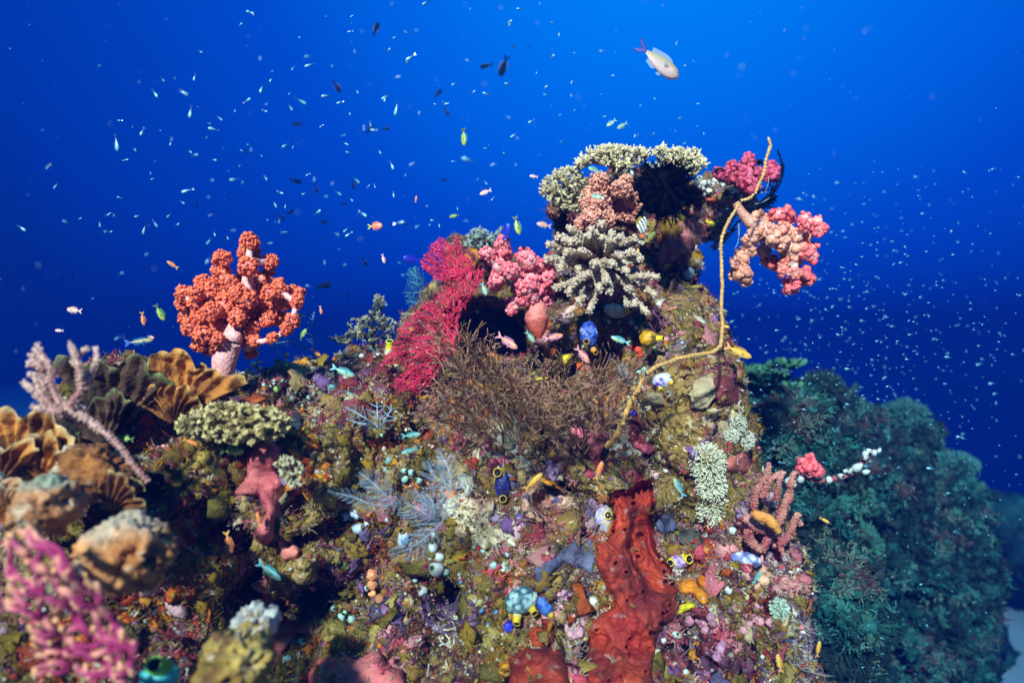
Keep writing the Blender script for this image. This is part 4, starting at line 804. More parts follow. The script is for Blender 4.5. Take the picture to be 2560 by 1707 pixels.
def plates(name, label, leaves, c0, c1, rim, seed=0):
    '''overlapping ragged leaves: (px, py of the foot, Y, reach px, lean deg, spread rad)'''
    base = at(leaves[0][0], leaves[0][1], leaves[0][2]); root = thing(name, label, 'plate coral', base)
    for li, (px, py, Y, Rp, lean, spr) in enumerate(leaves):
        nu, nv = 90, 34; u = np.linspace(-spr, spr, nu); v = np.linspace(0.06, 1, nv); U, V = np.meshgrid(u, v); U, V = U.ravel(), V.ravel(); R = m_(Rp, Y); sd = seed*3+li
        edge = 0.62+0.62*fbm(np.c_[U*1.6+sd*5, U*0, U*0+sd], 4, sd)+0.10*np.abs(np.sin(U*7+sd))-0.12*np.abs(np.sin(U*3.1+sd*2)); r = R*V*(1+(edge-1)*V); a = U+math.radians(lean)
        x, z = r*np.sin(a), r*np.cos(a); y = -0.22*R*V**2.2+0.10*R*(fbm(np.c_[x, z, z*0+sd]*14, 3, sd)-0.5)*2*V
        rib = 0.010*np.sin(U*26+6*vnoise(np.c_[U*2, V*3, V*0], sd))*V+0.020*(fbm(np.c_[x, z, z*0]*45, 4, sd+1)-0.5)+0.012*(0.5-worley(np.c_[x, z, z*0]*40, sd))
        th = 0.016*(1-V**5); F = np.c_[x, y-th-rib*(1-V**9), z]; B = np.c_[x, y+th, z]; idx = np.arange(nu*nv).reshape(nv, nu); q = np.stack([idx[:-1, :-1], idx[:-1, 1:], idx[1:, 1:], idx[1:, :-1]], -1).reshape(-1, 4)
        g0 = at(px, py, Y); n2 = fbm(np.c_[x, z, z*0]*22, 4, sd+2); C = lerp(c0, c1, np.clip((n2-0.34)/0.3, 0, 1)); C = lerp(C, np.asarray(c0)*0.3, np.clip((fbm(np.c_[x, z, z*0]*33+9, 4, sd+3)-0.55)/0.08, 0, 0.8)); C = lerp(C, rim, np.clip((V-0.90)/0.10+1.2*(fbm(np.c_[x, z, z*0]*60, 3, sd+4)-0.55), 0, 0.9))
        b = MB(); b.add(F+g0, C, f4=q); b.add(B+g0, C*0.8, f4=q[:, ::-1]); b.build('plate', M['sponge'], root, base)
RUST, RUST2 = (0.22,0.070,0.010), (0.46,0.165,0.026)
plates('plate_coral', 'upright rust brown plate coral beside the base of the orange soft coral', [(455,1040,1.30,190,-4,1.2),(440,1060,1.26,120,18,1.3),(480,1010,1.33,140,28,0.9)], RUST, RUST2, (0.52,0.30,0.08), 1)
plates('plate_coral', 'dark shaded brown plate coral with a green top edge at the upper left', [(300,1080,1.26,215,6,0.8),(280,1110,1.23,150,-22,0.9)], (0.035,0.016,0.010), (0.090,0.042,0.016), (0.14,0.16,0.05), 2)  # dark browns paint this plate's shadow side into its colour
plates('plate_coral', 'orange-brown plate corals at the far left behind the pale finger coral', [(60,1200,1.12,215,8,1.2),(110,1210,1.09,150,38,1.1),(10,1220,1.08,160,-20,1.2)], RUST, (0.52,0.20,0.035), (0.48,0.34,0.16), 3)
plates('plate_coral', 'blurred orange plate edges at the left picture border', [(0,1300,1.0,120,10,1.3),(50,1290,0.98,95,40,1.1)], (0.30,0.10,0.02), (0.50,0.26,0.12), (0.50,0.40,0.26), 5)
plates('plate_coral', 'rusty brown plates under the pale coral stem, between the dark plate and the tan sponge', [(235,1260,1.08,135,0,1.3),(200,1270,1.05,100,-40,1.1),(285,1275,1.05,100,38,1.1)], (0.13,0.042,0.010), (0.28,0.10,0.02), (0.36,0.24,0.10), 12)
chunk('barrel_sponge', 'tan lumpy sponge with a pale top rim in the lower left corner', 'sponge', 312, 1385, 0.93, 122, 98, 0.06, (0.36,0.13,0.035), (0.54,0.23,0.08), seed=6, rim=(0.44,0.33,0.22), amp=0.16)
chunk('barrel_sponge', 'small blurred tan sponge just left of the larger tan sponge', 'sponge', 125, 1262, 0.94, 74, 70, 0.055, (0.32,0.12,0.04), (0.46,0.21,0.09), seed=7, rim=(0.30,0.32,0.22), amp=0.2)
chunk('plate_coral', 'rusty brown plate under the pale coral stem, between the dark plate and the tan sponge', 'plate coral', 235, 1185, 1.08, 95, 70, 0.06, (0.16,0.05,0.012), (0.30,0.11,0.02), seed=12, ridges=0.05)
chunk('barrel_sponge', 'olive gold lumpy sponge at the bottom left of centre', 'sponge', 590, 1650, 0.92, 90, 75, 0.07, (0.20,0.11,0.015), (0.38,0.25,0.06), seed=8, amp=0.25)
chunk('barrel_sponge', 'pale cream and lilac lump right of the olive gold sponge near the bottom', 'sponge', 640, 1560, 1.0, 55, 45, 0.05, (0.30,0.28,0.25), (0.48,0.48,0.42), seed=9, amp=0.3)

# ------------------------------------------------------------------ sea squirts
def squirt_mesh(kind, seed):
    """one unit sea squirt, mouth along +z: (body, rim, mouth)"""
    r_ = np.random.default_rng(seed)
    prof = [(0, -0.9), (0.55, -0.85), (0.95, -0.45), (1.0, 0.0), (0.86, 0.45), (0.62, 0.78), (0.44, 0.95), (0.42, 1.05), (0.34, 1.07)]
    k = 14; v = []; f = []
    for i, (r, z) in enumerate(prof):
        for j in range(k):
            a = 2*PI*j/k; w = 1+0.10*math.sin(3*a+seed)*(1-abs(z)*0.5)
            v.append((r*w*math.cos(a), r*w*math.sin(a), z*1.1))
    for i in range(len(prof)-1):
        for j in range(k): f.append((i*k+j, i*k+(j+1) % k, (i+1)*k+(j+1) % k, (i+1)*k+j))
    return np.array(v), np.array(f)
def ringtube(c, n, R, r, col, b, k=14, kk=6):
    U, V_, D = frames(np.array([n])); U, V_, D = U[0], V_[0], D[0]
    a = np.arange(k)*2*PI/k; bb = np.arange(kk)*2*PI/kk
    C = c+R*(np.cos(a)[:, None]*U+np.sin(a)[:, None]*V_); rad = np.cos(a)[:, None]*U+np.sin(a)[:, None]*V_
    v = C[:, None]+r*(np.cos(bb)[None, :, None]*rad[:, None]+np.sin(bb)[None, :, None]*D)
    i = np.arange(k)[:, None]; j = np.arange(kk)[None]; f = np.stack([i*kk+j, ((i+1) % k)*kk+j, ((i+1) % k)*kk+(j+1) % kk, i*kk+(j+1) % kk], -1).reshape(-1, 4)
    b.add(v.reshape(-1, 3), col, f4=f)
def disc(c, n, R, col, b, k=14, dome=0.0):
    U, V_, D = frames(np.array([n])); a = np.arange(k)*2*PI/k
    v = np.concatenate([c+R*(np.cos(a)[:, None]*U+np.sin(a)[:, None]*V_), [c+np.asarray(n)*dome]]); j = np.arange(k)
    b.add(v, col, f3=np.stack([j, (j+1) % k, np.full(k, k)], 1))
SQV, SQF = squirt_mesh('small', 0)
def make_small(col, mouth, name='sea_squirt'):
    tv = SQV; C = np.tile(np.asarray(col, float), (len(tv), 1)); z = tv[:, 2]
    C = lerp(C*0.82, C, np.clip((z+0.6)/0.8, 0, 1)); C[z > 1.13] = np.asarray(mouth)
    b = MB(); b.add(tv, C, f4=SQF)
    root = thing(name, 'x', 'sea squirt', (0, 0, 0)); b.build('body', M['squirt'], root)
    b = MB(); disc(np.array([0, 0, 1.06]), np.array([0, 0, 1.0]), 0.37, (0.012, 0.02, 0.012), b, dome=-0.25); b.build('mouth', M['dark'], root)
    return root
SQ = {}
def small_squirt(px, py, r_px, key, label, group, seed):
    cols = {'white': ((0.62, 0.66, 0.62), (0.20, 0.26, 0.12)), 'mint': ((0.36, 0.56, 0.48), (0.10, 0.22, 0.06)), 'green': ((0.30, 0.48, 0.16), (0.16, 0.30, 0.02)), 'teal': ((0.10, 0.42, 0.44), (0.10, 0.20, 0.02)), 'blue': ((0.10, 0.30, 0.55), (0.05, 0.12, 0.2)), 'bluewhite': ((0.52, 0.64, 0.72), (0.2, 0.3, 0.3))}
    r_ = np.random.default_rng(seed); p, n = surf(px, py, 1.6)
    if key not in SQ: SQ[key] = make_small(*cols[key]); o = SQ[key]
    else:
        src = SQ[key]; o = src.copy(); COL.objects.link(o)
        for ch in src.children: c = ch.copy(); COL.objects.link(c); c.parent = o
    tow = unit(-p); d = unit(n*0.4+tow*0.7+np.array([0, 0, 0.35])+0.75*r_.normal(size=3)*np.array([1, 0.5, 0.8])); r = m_(r_px, p[1])
    o.location = p+tow*r*0.9; o.scale = (r, r, r*r_.uniform(0.95, 1.3)); o.rotation_euler = Vector(d).to_track_quat('Z', 'Y').to_euler()
    o['label'] = label; o['category'] = 'sea squirt'; o['group'] = group
    return o
CL = [
 ('top rim right', 'small white sea squirt in the row along the overhang, right of the black feather star', 'white squirts along the overhang', 'white', (1650,300), S5, [(285,490,27),(310,460,26),(345,495,26),(375,490,22),(410,510,22),(430,480,26),(465,500,18),(490,515,20),(550,500,28),(570,555,24),(605,565,18),(635,600,24),(660,605,18),(385,560,26),(345,585,18),(335,540,18),(305,525,16),(313,600,17)]),
 ('acro', 'white sea squirt in the gap under the crown of table coral', 'white squirts under the table coral', 'white', (1300,300), S5, [(865,430,36),(800,400,22),(1010,350,24),(1030,375,18),(985,370,22),(1085,350,30),(850,390,28),(915,455,18)]),
 ('left', 'small pale green sea squirt clustered on the ridge right of the orange coral', 'pale squirts on the left ridge', 'mint', (420,560), SA, [(545,1005,20),(573,1015,17),(622,990,22),(588,960,22),(623,945,14),(380,1120,22),(420,1085,16),(435,1115,12),(360,1065,14),(655,1070,18),(655,1100,16),(818,1140,20),(785,1165,20),(870,1150,16),(845,1190,20),(965,1185,18),(1000,1160,14),(1095,1200,13),(1010,905,18),(965,945,14),(1005,940,12),(808,895,18),(1280,895,14),(1415,910,14),(930,990,13),(780,1070,14),(860,1045,12),(1035,1240,11),(1040,1290,17),(1000,1350,17),(700,1110,12),(725,1090,10),(900,1160,12),(940,1160,12),(685,1070,10),(1215,880,18)]),
 ('leftw', 'small bright white sea squirt among the pale green ones on the left ridge', 'white squirts on the left ridge', 'white', (420,560), SA, [(900,1235,22),(970,915,18),(1325,905,20),(1440,900,22),(1368,965,15),(985,985,10),(865,1045,12),(1220,1050,24)]),
 ('leftg', 'lime green sea squirt on the ridge right of the orange soft coral', 'lime green squirts on the left ridge', 'green', (420,560), SA, [(745,1130,24),(985,1115,18),(815,975,24),(1240,1220,12)]),
 ('leftt', 'teal sea squirt with a yellow-green mouth on the ridge left of the red sea fan', 'teal squirts on the left ridge', 'teal', (420,560), SA, [(1120,1120,26),(1235,1160,14),(1400,855,20)]),
 ('mid', 'pale round sea squirt with a dark mouth, one of those between the two feathery hydroids', 'pale squirts between the hydroids', 'mint', (900,750), S5, [(220,1258,32),(208,1330,28),(345,1338,25),(398,1350,30),(350,1403,27),(460,1415,28),(130,995,18),(170,1055,20),(480,995,18),(35,1440,24)]),
 ('lowbig', 'plump pale blue-white sea squirt under the left feathery hydroid', 'plump squirts under the left hydroid', 'bluewhite', (800,1100), S5, [(205,590,44),(265,570,34),(298,690,44),(368,655,26),(245,620,18),(290,590,28)]),
 ('low', 'large white sea squirt in the upright cluster in the lower middle', 'white squirts in the lower middle cluster', 'white', (800,1100), S5, [(893,742,24),(885,840,40),(935,915,38),(910,1010,58),(800,1180,44),(365,1160,24)]),
 ('lowm', 'small mint sea squirt with a dark mouth scattered over the lower middle face', 'mint squirts on the lower face', 'mint', (800,1100), S5, [(985,1035,28),(750,1045,20),(745,1095,20),(525,625,20),(330,1060,24),(165,1385,30),(250,1400,30),(110,1325,24),(1360,980,30),(1280,865,22),(1470,895,20),(1480,1010,20),(1440,970,18),(1210,835,18),(1240,740,20),(205,1345,18)]),
 ('lowb', 'tiny bright blue sea squirt on the lower middle face', 'blue squirts on the lower face', 'blue', (800,1100), S5, [(1025,1190,18),(1265,1340,20),(1100,1110,16),(445,1340,16),(1380,1345,20),(1320,1440,16),(180,1470,14)]),
 ('whip', 'mint green sea squirt between the brown bush and the whip coral', 'mint squirts beside the whip coral', 'mint', (1300,750), S5, [(970,540,22),(930,570,24),(1000,570,22),(910,610,18),(765,615,18),(900,655,16),(925,710,20),(1145,495,20),(1120,520,20),(1005,760,14),(850,760,14),(960,680,12),(770,710,16)]),
 ('finger', 'small pale sea squirt below the finger coral near the yellow squirt', 'pale squirts below the finger coral', 'mint', (1300,750), S5, [(700,165,20),(775,175,16),(875,185,24),(660,150,18),(790,240,14),(1270,335,14),(1280,380,14),(1000,200,10)]),
 ('fingerg', 'tiny yellow-green sea squirt between the yellow squirt and the whip coral', 'yellow-green squirts near the yellow squirt', 'green', (1300,750), S5, [(1050,375,16),(1070,405,16),(1145,360,15),(800,660,10),(820,780,10),(870,800,10),(790,800,9),(980,180,9),(940,150,9),(850,870,9),(820,830,9),(1280,1405,10),(905,130,9)]),
 ('rim', 'white sea squirt in the small cluster on the right rim below the maroon sponge', 'white squirts on the right rim', 'white', (1300,750), S5, [(1485,780,16),(1485,820,16),(1485,880,20),(1490,935,18),(1455,900,20),(1525,915,18),(1515,830,12)]),
 ('single', 'lone white sea squirt on the dark patch above the red sponge', 'lone white squirts near the red sponge', 'white', (1300,750), S5, [(1140,1335,20),(1245,1335,14)]),
 ('bot', 'pale sea squirt near the bottom edge', 'pale squirts near the bottom edge', 'mint', (500,1350), SC3, [(955,1305,55),(1470,750,40),(330,1200,80),(1555,845,44),(1665,870,46),(1595,790,26),(920,1395,24),(1120,1120,50)]),
 ('right', 'white knob-like sea squirt scattered over the lower right of the reef', 'white squirts at the lower right', 'white', (1650,1250), 500/1716., [(135,1150,32),(590,770,36),(440,700,34),(620,260,36),(390,300,22),(720,770,26),(1190,600,24),(1120,620,20),(30,1200,26),(455,1140,18),(220,1470,26),(880,1340,20)]),
]
sd = 0
for key, label, grp, colk, crop, s_, pts in CL:
    for (x, y, r) in pts:
        sd += 1; small_squirt(crop[0]+x*s_, crop[1]+y*s_, r*s_*0.95, colk, label, grp, sd)
for i, (x, y, r) in enumerate([(0,512,26),(-60,520,22),(-30,540,16),(150,515,22),(212,497,22),(235,470,14),(255,468,22),(295,452,30),(340,380,22),(335,400,20),(355,365,18),(385,375,20),(410,365,14),(340,475,20)]):
    q = np.array([2000+x*757/1568., 950+y*757/1568.]); src = SQ['white']; o = src.copy(); COL.objects.link(o)
    for ch in src.children: c = ch.copy(); COL.objects.link(c); c.parent = o
    rr = np.random.default_rng(i); r = m_(r*0.4828*0.9, 1.62); o.location = at(q[0], q[1], 1.63); o.scale = (r*0.8, r*0.8, r); o.rotation_euler = (rr.uniform(0.3, 1.5), 0, rr.uniform(-2, 2))
    o['label'] = 'cream sea squirt clinging to the thin stick at the right edge'; o['category'] = 'sea squirt'; o['group'] = 'squirts on the stick'

def big_squirt(label, body, siph, c_a, c_b, c_c, rimc, seed=0, scale=58., lift=0.6, Yo=None):
    """body (px,py,rx,ry,tilt deg); siphons (px,py,r_px,aim x,aim z) """
    px, py, rx, ry, tilt = body; p, n = surf(px, py, 1.5)
    if Yo is not None: p = at(px, py, Yo)
    Y = p[1]; a, b_ = m_(rx, Y), m_(ry, Y); c = p+unit(-p)*min(a, b_)*lift
    root = thing('sea_squirt', label, 'sea squirt', c)
    tv, tf = ICO4; th = math.radians(tilt); d = 1+0.14*(fbm(tv*2.2+seed, 3, seed)-0.5)*2
    L = tv*d[:, None]*np.array([a, min(a, b_)*0.95, b_]); R = np.array([[math.cos(th), 0, math.sin(th)], [0, 1, 0], [-math.sin(th), 0, math.cos(th)]]); V = L@R.T+c
    w = worley(V*scale*1.5+seed, seed); n2 = fbm(V*45+3, 3, seed)
    C = lerp(c_a, c_b, np.clip((w-0.36)/0.16, 0, 1)); C = lerp(C, c_c, np.clip((n2-0.56)/0.08, 0, 1)); V = V+unit(V-c)*0.0022*(0.5-w)[:, None]
    b = MB(); b.add(V, C, f3=tf); b.build('body', M['squirt'], root, c)
    for (sx, sy, sr, ax, az) in siph:
        q0 = at(sx, sy, c[1]-min(a, b_)*0.75); dirn = unit(np.array([ax, -1.0, az])); r = m_(sr*0.86, Y); inner = q0-dirn*r*1.6
        bs = MB(); ks = [0, 0.35, 0.7, 1.0]; ps = np.array([inner+dirn*r*2.2*t for t in ks])
        bs.tree(ps, np.arange(4)-1, np.array([r*1.25, r*1.05, r*0.95, r*0.98]), np.array([np.asarray(c_a)*0.6+np.asarray(rimc)*0.4, rimc, rimc, rimc]), 14, cap=False)
        ringtube(ps[-1], dirn, r*0.92, r*0.13, rimc, bs); s = bs.build('siphon', M['squirt'], root, c)
        bd = MB(); disc(ps[-1]+dirn*r*0.02, dirn, r*0.80, (0.006, 0.006, 0.008), bd, dome=-r*0.7); bd.build('mouth', M['dark'], s, c)
    return root
YEL = (0.62, 0.40, 0.015)
big_squirt('deep blue sea squirt with orange siphons, hanging above the yellow sponge in the centre', (1472,835,23,32,0), [(1467,853,9,-0.3,-0.2),(1488,879,8,0.4,-0.5)], (0.008,0.02,0.24), (0.03,0.09,0.42), (0.45,0.60,0.75), (0.68,0.33,0.01), 1, Yo=1.50)
big_squirt('golden yellow sea squirt with dark veins, left of the purple bushy soft coral', (1622,847,23,20,0), [(1654,846,8,1.2,0.1)], (0.70,0.38,0.005), (0.55,0.26,0.005), (0.12,0.07,0.01), (0.78,0.50,0.01), 2, Yo=1.50)
big_squirt('grey-white veined sea squirt with one yellow siphon, just under the finger coral', (1540,777,30,18,10), [(1573,773,11,0.7,0.3)], (0.50,0.48,0.40), (0.26,0.22,0.28), (0.60,0.60,0.46), YEL, 3)
big_squirt('purple and white netted sea squirt with yellow tips, behind the bend of the whip coral', (1656,952,26,20,-15), [(1681,958,7,1.0,-0.2),(1652,974,6,0,-0.8)], (0.10,0.03,0.36), (0.52,0.50,0.66), (0.60,0.60,0.62), YEL, 4)
big_squirt('navy blue upright sea squirt with white patches and two yellow siphons, centre of the reef', (1256,1213,19,42,0), [(1246,1181,13,-0.4,0.25),(1257,1246,11,0.1,0.1)], (0.008,0.012,0.12), (0.02,0.03,0.20), (0.42,0.56,0.46), YEL, 5)
big_squirt('lilac and cream sea squirt with two yellow-rimmed mouths, left edge of red sponge', (1508,1303,23,42,12), [(1519,1287,12,0.15,0.2),(1495,1341,15,-0.15,-0.2)], (0.30,0.24,0.50), (0.52,0.46,0.50), (0.60,0.48,0.14), (0.85,0.60,0.01), 6)
big_squirt('small violet sea squirt with two yellow-ringed mouths like eyes, right of red sponge', (1697,1404,26,18,0), [(1677,1405,10,-0.5,0.1),(1719,1396,13,0.4,0.15)], (0.24,0.12,0.42), (0.46,0.34,0.52), (0.58,0.54,0.50), (0.80,0.62,0.01), 7)
big_squirt('teal-white netted sea squirt with yellow lower siphons, lower middle of the reef', (1303,1500,42,32,-20), [(1334,1528,11,0.5,-0.5),(1292,1553,11,-0.1,-0.8)], (0.30,0.46,0.44), (0.03,0.09,0.12), (0.50,0.60,0.48), YEL, 8)
big_squirt('cobalt blue sea squirt with one yellow-ringed mouth, right of the teal-white netted one', (1360,1515,17,28,-35), [(1379,1541,9,0.3,-0.5)], (0.02,0.06,0.36), (0.06,0.16,0.46), (0.10,0.20,0.5), YEL, 9)
big_squirt('blue and white sea squirt half hidden under the tip of the right feathery hydroid', (1008,1346,15,22,0), [(1004,1327,8,-0.1,0.6)], (0.05,0.22,0.48), (0.30,0.48,0.62), (0.60,0.66,0.66), (0.50,0.30,0.01), 10)
big_squirt('white sea squirt with blue net veins, lying on the right shoulder of the reef', (1868,1399,40,19,8), [(1893,1403,5,1.2,0)], (0.56,0.60,0.66), (0.12,0.14,0.40), (0.62,0.62,0.62), (0.10,0.25,0.36), 11, scale=40)
big_squirt('cream yellow sea squirt with an orange shoulder at the left edge of the red fan', (979,927,23,17,0), [(978,914,7,0,1.4)], (0.62,0.52,0.26), (0.66,0.57,0.33), (0.62,0.34,0.06), (0.45,0.30,0.04), 12)
big_squirt('slim white sea squirt with a flared yellow rim, above the cream yellow one', (972,880,10,18,5), [(974,858,11,0.1,1.8)], (0.56,0.56,0.46), (0.50,0.42,0.22), (0.60,0.58,0.50), (0.80,0.66,0.01), 13)
big_squirt('large blurred green and cyan sea squirt at the bottom left edge', (400,1690,46,42,0), [(392,1664,24,-0.2,0.8)], (0.02,0.30,0.32), (0.05,0.40,0.40), (0.04,0.34,0.36), (0.10,0.36,0.04), 14, Yo=0.95)
for (x, y, r, lab) in [(1528,893,9,'small ultramarine blue squirt under the teal fish, right of the deep blue one'),(1584,1037,9,'small ultramarine blue squirt beside the middle of the whip coral'),(1271,1565,12,'small ultramarine blue squirt below the teal-white netted one')]:
    big_squirt(lab, (x, y, r, r*1.3, 10), [(x, y-r*1.1, r*0.4, 0, 0.9)], (0.01,0.015,0.42), (0.02,0.03,0.50), (0.02,0.03,0.55), (0.02,0.03,0.5), int(x) % 31)

# ------------------------------------------------------------------ leather corals and anemones with fingers of polyps
def pompom(label, centers, L_px, n, c0, c1, r_t, cat='soft coral', name='leather_coral', lift=0.2):
    root = None
    for i, (px, py, rx, ry) in enumerate(centers):
        p, nn = surf(px, py); Y = p[1]
        if root is None: base = p; root = thing(name, label, cat, base)
        a, b_ = m_(rx, Y), m_(ry, Y); c = p+unit(-p)*min(a, b_)*lift
        b = MB(); b.blob(c, (a*0.72, min(a, b_)*0.6, b_*0.72), np.asarray(c0)*0.8, ICO3, amp=0.12, seed=i); b.build('body', M['soft'], root, base)
        d = fib(int(n*1.7)); d = d[d[:, 1] < 0.35]; r_ = np.random.default_rng(i); d = unit(d+0.16*r_.normal(size=d.shape))
        s = c+d*np.array([a*0.66, min(a, b_)*0.55, b_*0.66]); L = m_(L_px, Y)*r_.uniform(0.7, 1.25, len(d)); e = unit(d*np.array([1, 1, 1])+0.22*r_.normal(size=d.shape)+np.array([0, 0, -0.1]))
        tv = CONE[0]; C = lerp(c0, c1, tv[:, 2])[None]*r_.uniform(0.8, 1.2, (len(d), 1, 1))
        b = MB(); b.inst(CONE, s, e, np.c_[np.full(len(d), r_t), np.full(len(d), r_t), L], C, seed=i); b.inst(NUB, s+e*L[:, None], e, r_t*1.35, np.asarray(c1)*1.05, seed=i+9); b.build('polyp', M['soft'], root, base)
    return root
pompom('cream leather coral of two fuzzy heads, right of the olive coral head', [(1768,1158,36,44),(1787,1272,36,38),(1778,1212,26,26)], 21, 420, (0.34,0.30,0.16), (0.72,0.68,0.48), 0.0013)
pompom('small pale fuzzy anemone on the dark water side at lower right', [(1948,1522,20,26)], 10, 180, (0.22,0.30,0.22), (0.45,0.56,0.42), 0.0012, 'anemone', 'anemone')
pompom('shaggy grey-green leather coral on the right rim above the cream one', [(1838,1063,28,30),(1862,1100,22,24),(1825,1090,18,16)], 9, 330, (0.22,0.20,0.13), (0.48,0.46,0.34), 0.0016)

# ------------------------------------------------------------------ hydroids
def hydroid(label, Y, fronds, col=(0.36,0.46,0.56), rr=0.00055, dens=1.0, seed=0):
    r_ = np.random.default_rng(seed); base = at(*fronds[0][0][0], Y); root = thing('feather_hydroid', label, 'hydroid', base)
    for fi, (ln, Lmax, bend) in enumerate(fronds):
        ln = np.asarray(ln, float); seg = np.r_[0, np.cumsum(np.linalg.norm(np.diff(ln, axis=0), axis=1))]; n = max(8, int(seg[-1]/3)); t = np.linspace(0, seg[-1], n)
        Q = np.c_[np.interp(t, seg, ln[:, 0]), np.interp(t, seg, ln[:, 1])]; 
        for _ in range(6): Q[1:-1] = (Q[:-2]+Q[2:]+2*Q[1:-1])/4
        yy = Y+r_.normal()*0.01-0.04*np.sin(np.linspace(0, PI, n)); P = px3(Q, yy); b = MB(); b.tree(P, np.arange(n)-1, np.linspace(rr*2.0, rr*1.1, n), np.asarray(col)*1.1, 5)
        T = np.gradient(Q, axis=0); T /= np.linalg.norm(T, axis=1, keepdims=True)+1e-9
        for i in range(2, n, max(1, int(round(2.0/dens)))):
            u = i/(n-1.0); L = Lmax*math.sin(PI*min(1, 0.12+0.88*u)**0.8)**0.7*r_.uniform(0.85, 1.1)
            for sgn in (-1, 1):
                ang = math.radians(62+10*r_.normal()); m = 6; tt = np.linspace(0, 1, m)
                a0 = math.atan2(T[i, 1], T[i, 0])+sgn*ang; aa = a0-sgn*tt*bend[0 if sgn < 0 else 1]
                q = Q[i]+np.cumsum(np.c_[np.cos(aa), np.sin(aa)]*L/m, axis=0); q = np.r_[[Q[i]], q]
                b.tree(px3(q, yy[i]-0.02*np.linspace(0, 1, m+1)*sgn*r_.uniform(0.3, 1)), np.arange(m+1)-1, np.linspace(rr*1.15, rr*0.8, m+1), np.asarray(col)*r_.uniform(0.75, 1.15), 4)
        b.build('frond', M['hydroid'], root, base)
    return root
def p8(*p): return [(800+x*S5, 1100+y*S5) for x, y in p]
hydroid('large white feathery hydroid with two long drooping fronds, centre left of the reef', 1.18, [(p8((940,660),(860,600),(760,530),(640,480)), 62, (0.6,0.9)), (p8((620,530),(560,480),(480,400),(400,320),(310,250)), 46, (0.4,0.4)), (p8((960,640),(990,520),(1020,400),(1030,300),(990,180),(920,60)), 46, (0.9,0.5)), (p8((960,640),(880,720),(780,800),(680,860),(540,900)), 46, (0.5,0.9)), (p8((640,480),(520,520),(400,500),(250,440),(60,400)), 30, (0.4,0.4)), (p8((1010,380),(940,330),(880,260),(840,150)), 40, (0.7,0.3)), (p8((930,640),(900,560),(880,470),(800,400)), 52, (0.6,0.6))], seed=1, dens=1.2)
def p2(*p): return [(420+x*SA, 560+y*SA) for x, y in p]
hydroid('fan-shaped white hydroid with angular branches, right of the squirt cluster', 1.36, [(p2((1440,1400),(1435,1320),(1430,1260),(1430,1215)), 34, (0.1,0.1)), (p2((1430,1400),(1370,1340),(1290,1290),(1215,1250)), 28, (0.1,0.1)), (p2((1450,1400),(1490,1330),(1520,1280),(1530,1230)), 26, (0.1,0.1)), (p2((1420,1390),(1340,1370),(1270,1350),(1220,1330)), 20, (0.1,0.1))], seed=2, dens=0.42, rr=0.0009)
hydroid('pale blue feather hydroid standing on the ridge right of the orange soft coral', 1.72, [(p2((990,830),(985,760),(985,680),(1000,600)), 16, (0.2,0.2)), (p2((960,860),(900,830),(840,800),(700,820)), 16, (0.2,0.2)), (p2((760,880),(730,850),(700,830),(690,810)), 12, (0.2,0.2))], col=(0.16,0.34,0.42), seed=3, rr=0.0007, dens=0.6)
hydroid('pale hydroid tuft sweeping up between the brown bush and the mint squirts', 1.36, [([(1300+x*S5, 750+y*S5) for x, y in ((860,700),(850,620),(830,550),(800,480))], 18, (0.3,0.3)), ([(1300+x*S5, 750+y*S5) for x, y in ((830,680),(800,600),(780,540),(770,500))], 14, (0.3,0.3))], seed=4, rr=0.0008, col=(0.34,0.38,0.38))
hydroid('teal feathery hydroid behind the upper left side of the red sea fan', 1.92, [(S9([(520,960),(460,930),(400,880),(380,860)]), 26, (0.3,0.3)), (S9([(530,1040),(460,1040),(400,1040),(340,1040)]), 26, (0.4,0.2)), (S9([(520,1000),(470,980),(420,960),(370,950)]), 24, (0.3,0.3)), (S9([(500,1110),(450,1120),(400,1110),(360,1100)]), 22, (0.3,0.3)), (S9([(480,900),(430,880),(420,840)]), 16, (0.3,0.3))], col=(0.10,0.34,0.36), seed=5, rr=0.0009)

# ------------------------------------------------------------------ feather stars
def feather_star(label, center, Y, arms, col, pin=0.010, rr=0.0014, core=0.0, seed=0, pinrr=0.0005):
    r_ = np.random.default_rng(seed); base = at(*center, Y); root = thing('feather_star', label, 'feather star', base)
    if core: b = MB(); b.blob(base, (core, core*0.5, core), col, ICO3, amp=0.25, freq=4); b.build('disc', M['black'], root, base)
    for P in arms:
        n = len(P); T = unit(np.gradient(P, axis=0)); b = MB(); b.tree(P, np.arange(n)-1, np.linspace(rr, rr*0.5, n), np.asarray(col), 5)
        for sgn in (-1, 1):
            U, V_, D = frames(T); i = np.arange(1, n); d = unit(T[i]*0.55+sgn*U[i]*0.8+0.3*r_.normal(size=(n-1, 3)))
            b.inst(CONE, P[i], d, np.c_[np.full(n-1, pinrr), np.full(n-1, pinrr), pin*np.linspace(1, 0.6, n-1)], np.asarray(col)*r_.uniform(0.7, 1.3, (n-1, 1)), seed=1)
        b.build('arm', M['black'], root, base)
    return root
def arc3(c, d0, L, curl, n, r_):
    d = unit(d0); ax = unit(r_.normal(size=3)); P = [np.asarray(c)]
    for i in range(n): d = unit(d+curl*np.cross(ax, d)/n*2+0.04*r_.normal(size=3)); P.append(P[-1]+d*L/n)
    return np.array(P)
r9 = np.random.default_rng(90); cB = at(1660, 478, 1.58)
arms = [arc3(cB+0.012*unit(d), d*np.array([1.0, 0.7, 1.05]), 0.070*r9.uniform(0.85, 1.15), r9.uniform(-1.2, 1.2), 22, r9) for d in fib(110)]
feather_star('round jet black feather star under the right half of the table coral', (1660, 478), 1.58, arms, (0.0025,0.0028,0.0045), pin=0.012, rr=0.0022, core=0.058, seed=1, pinrr=0.0009)
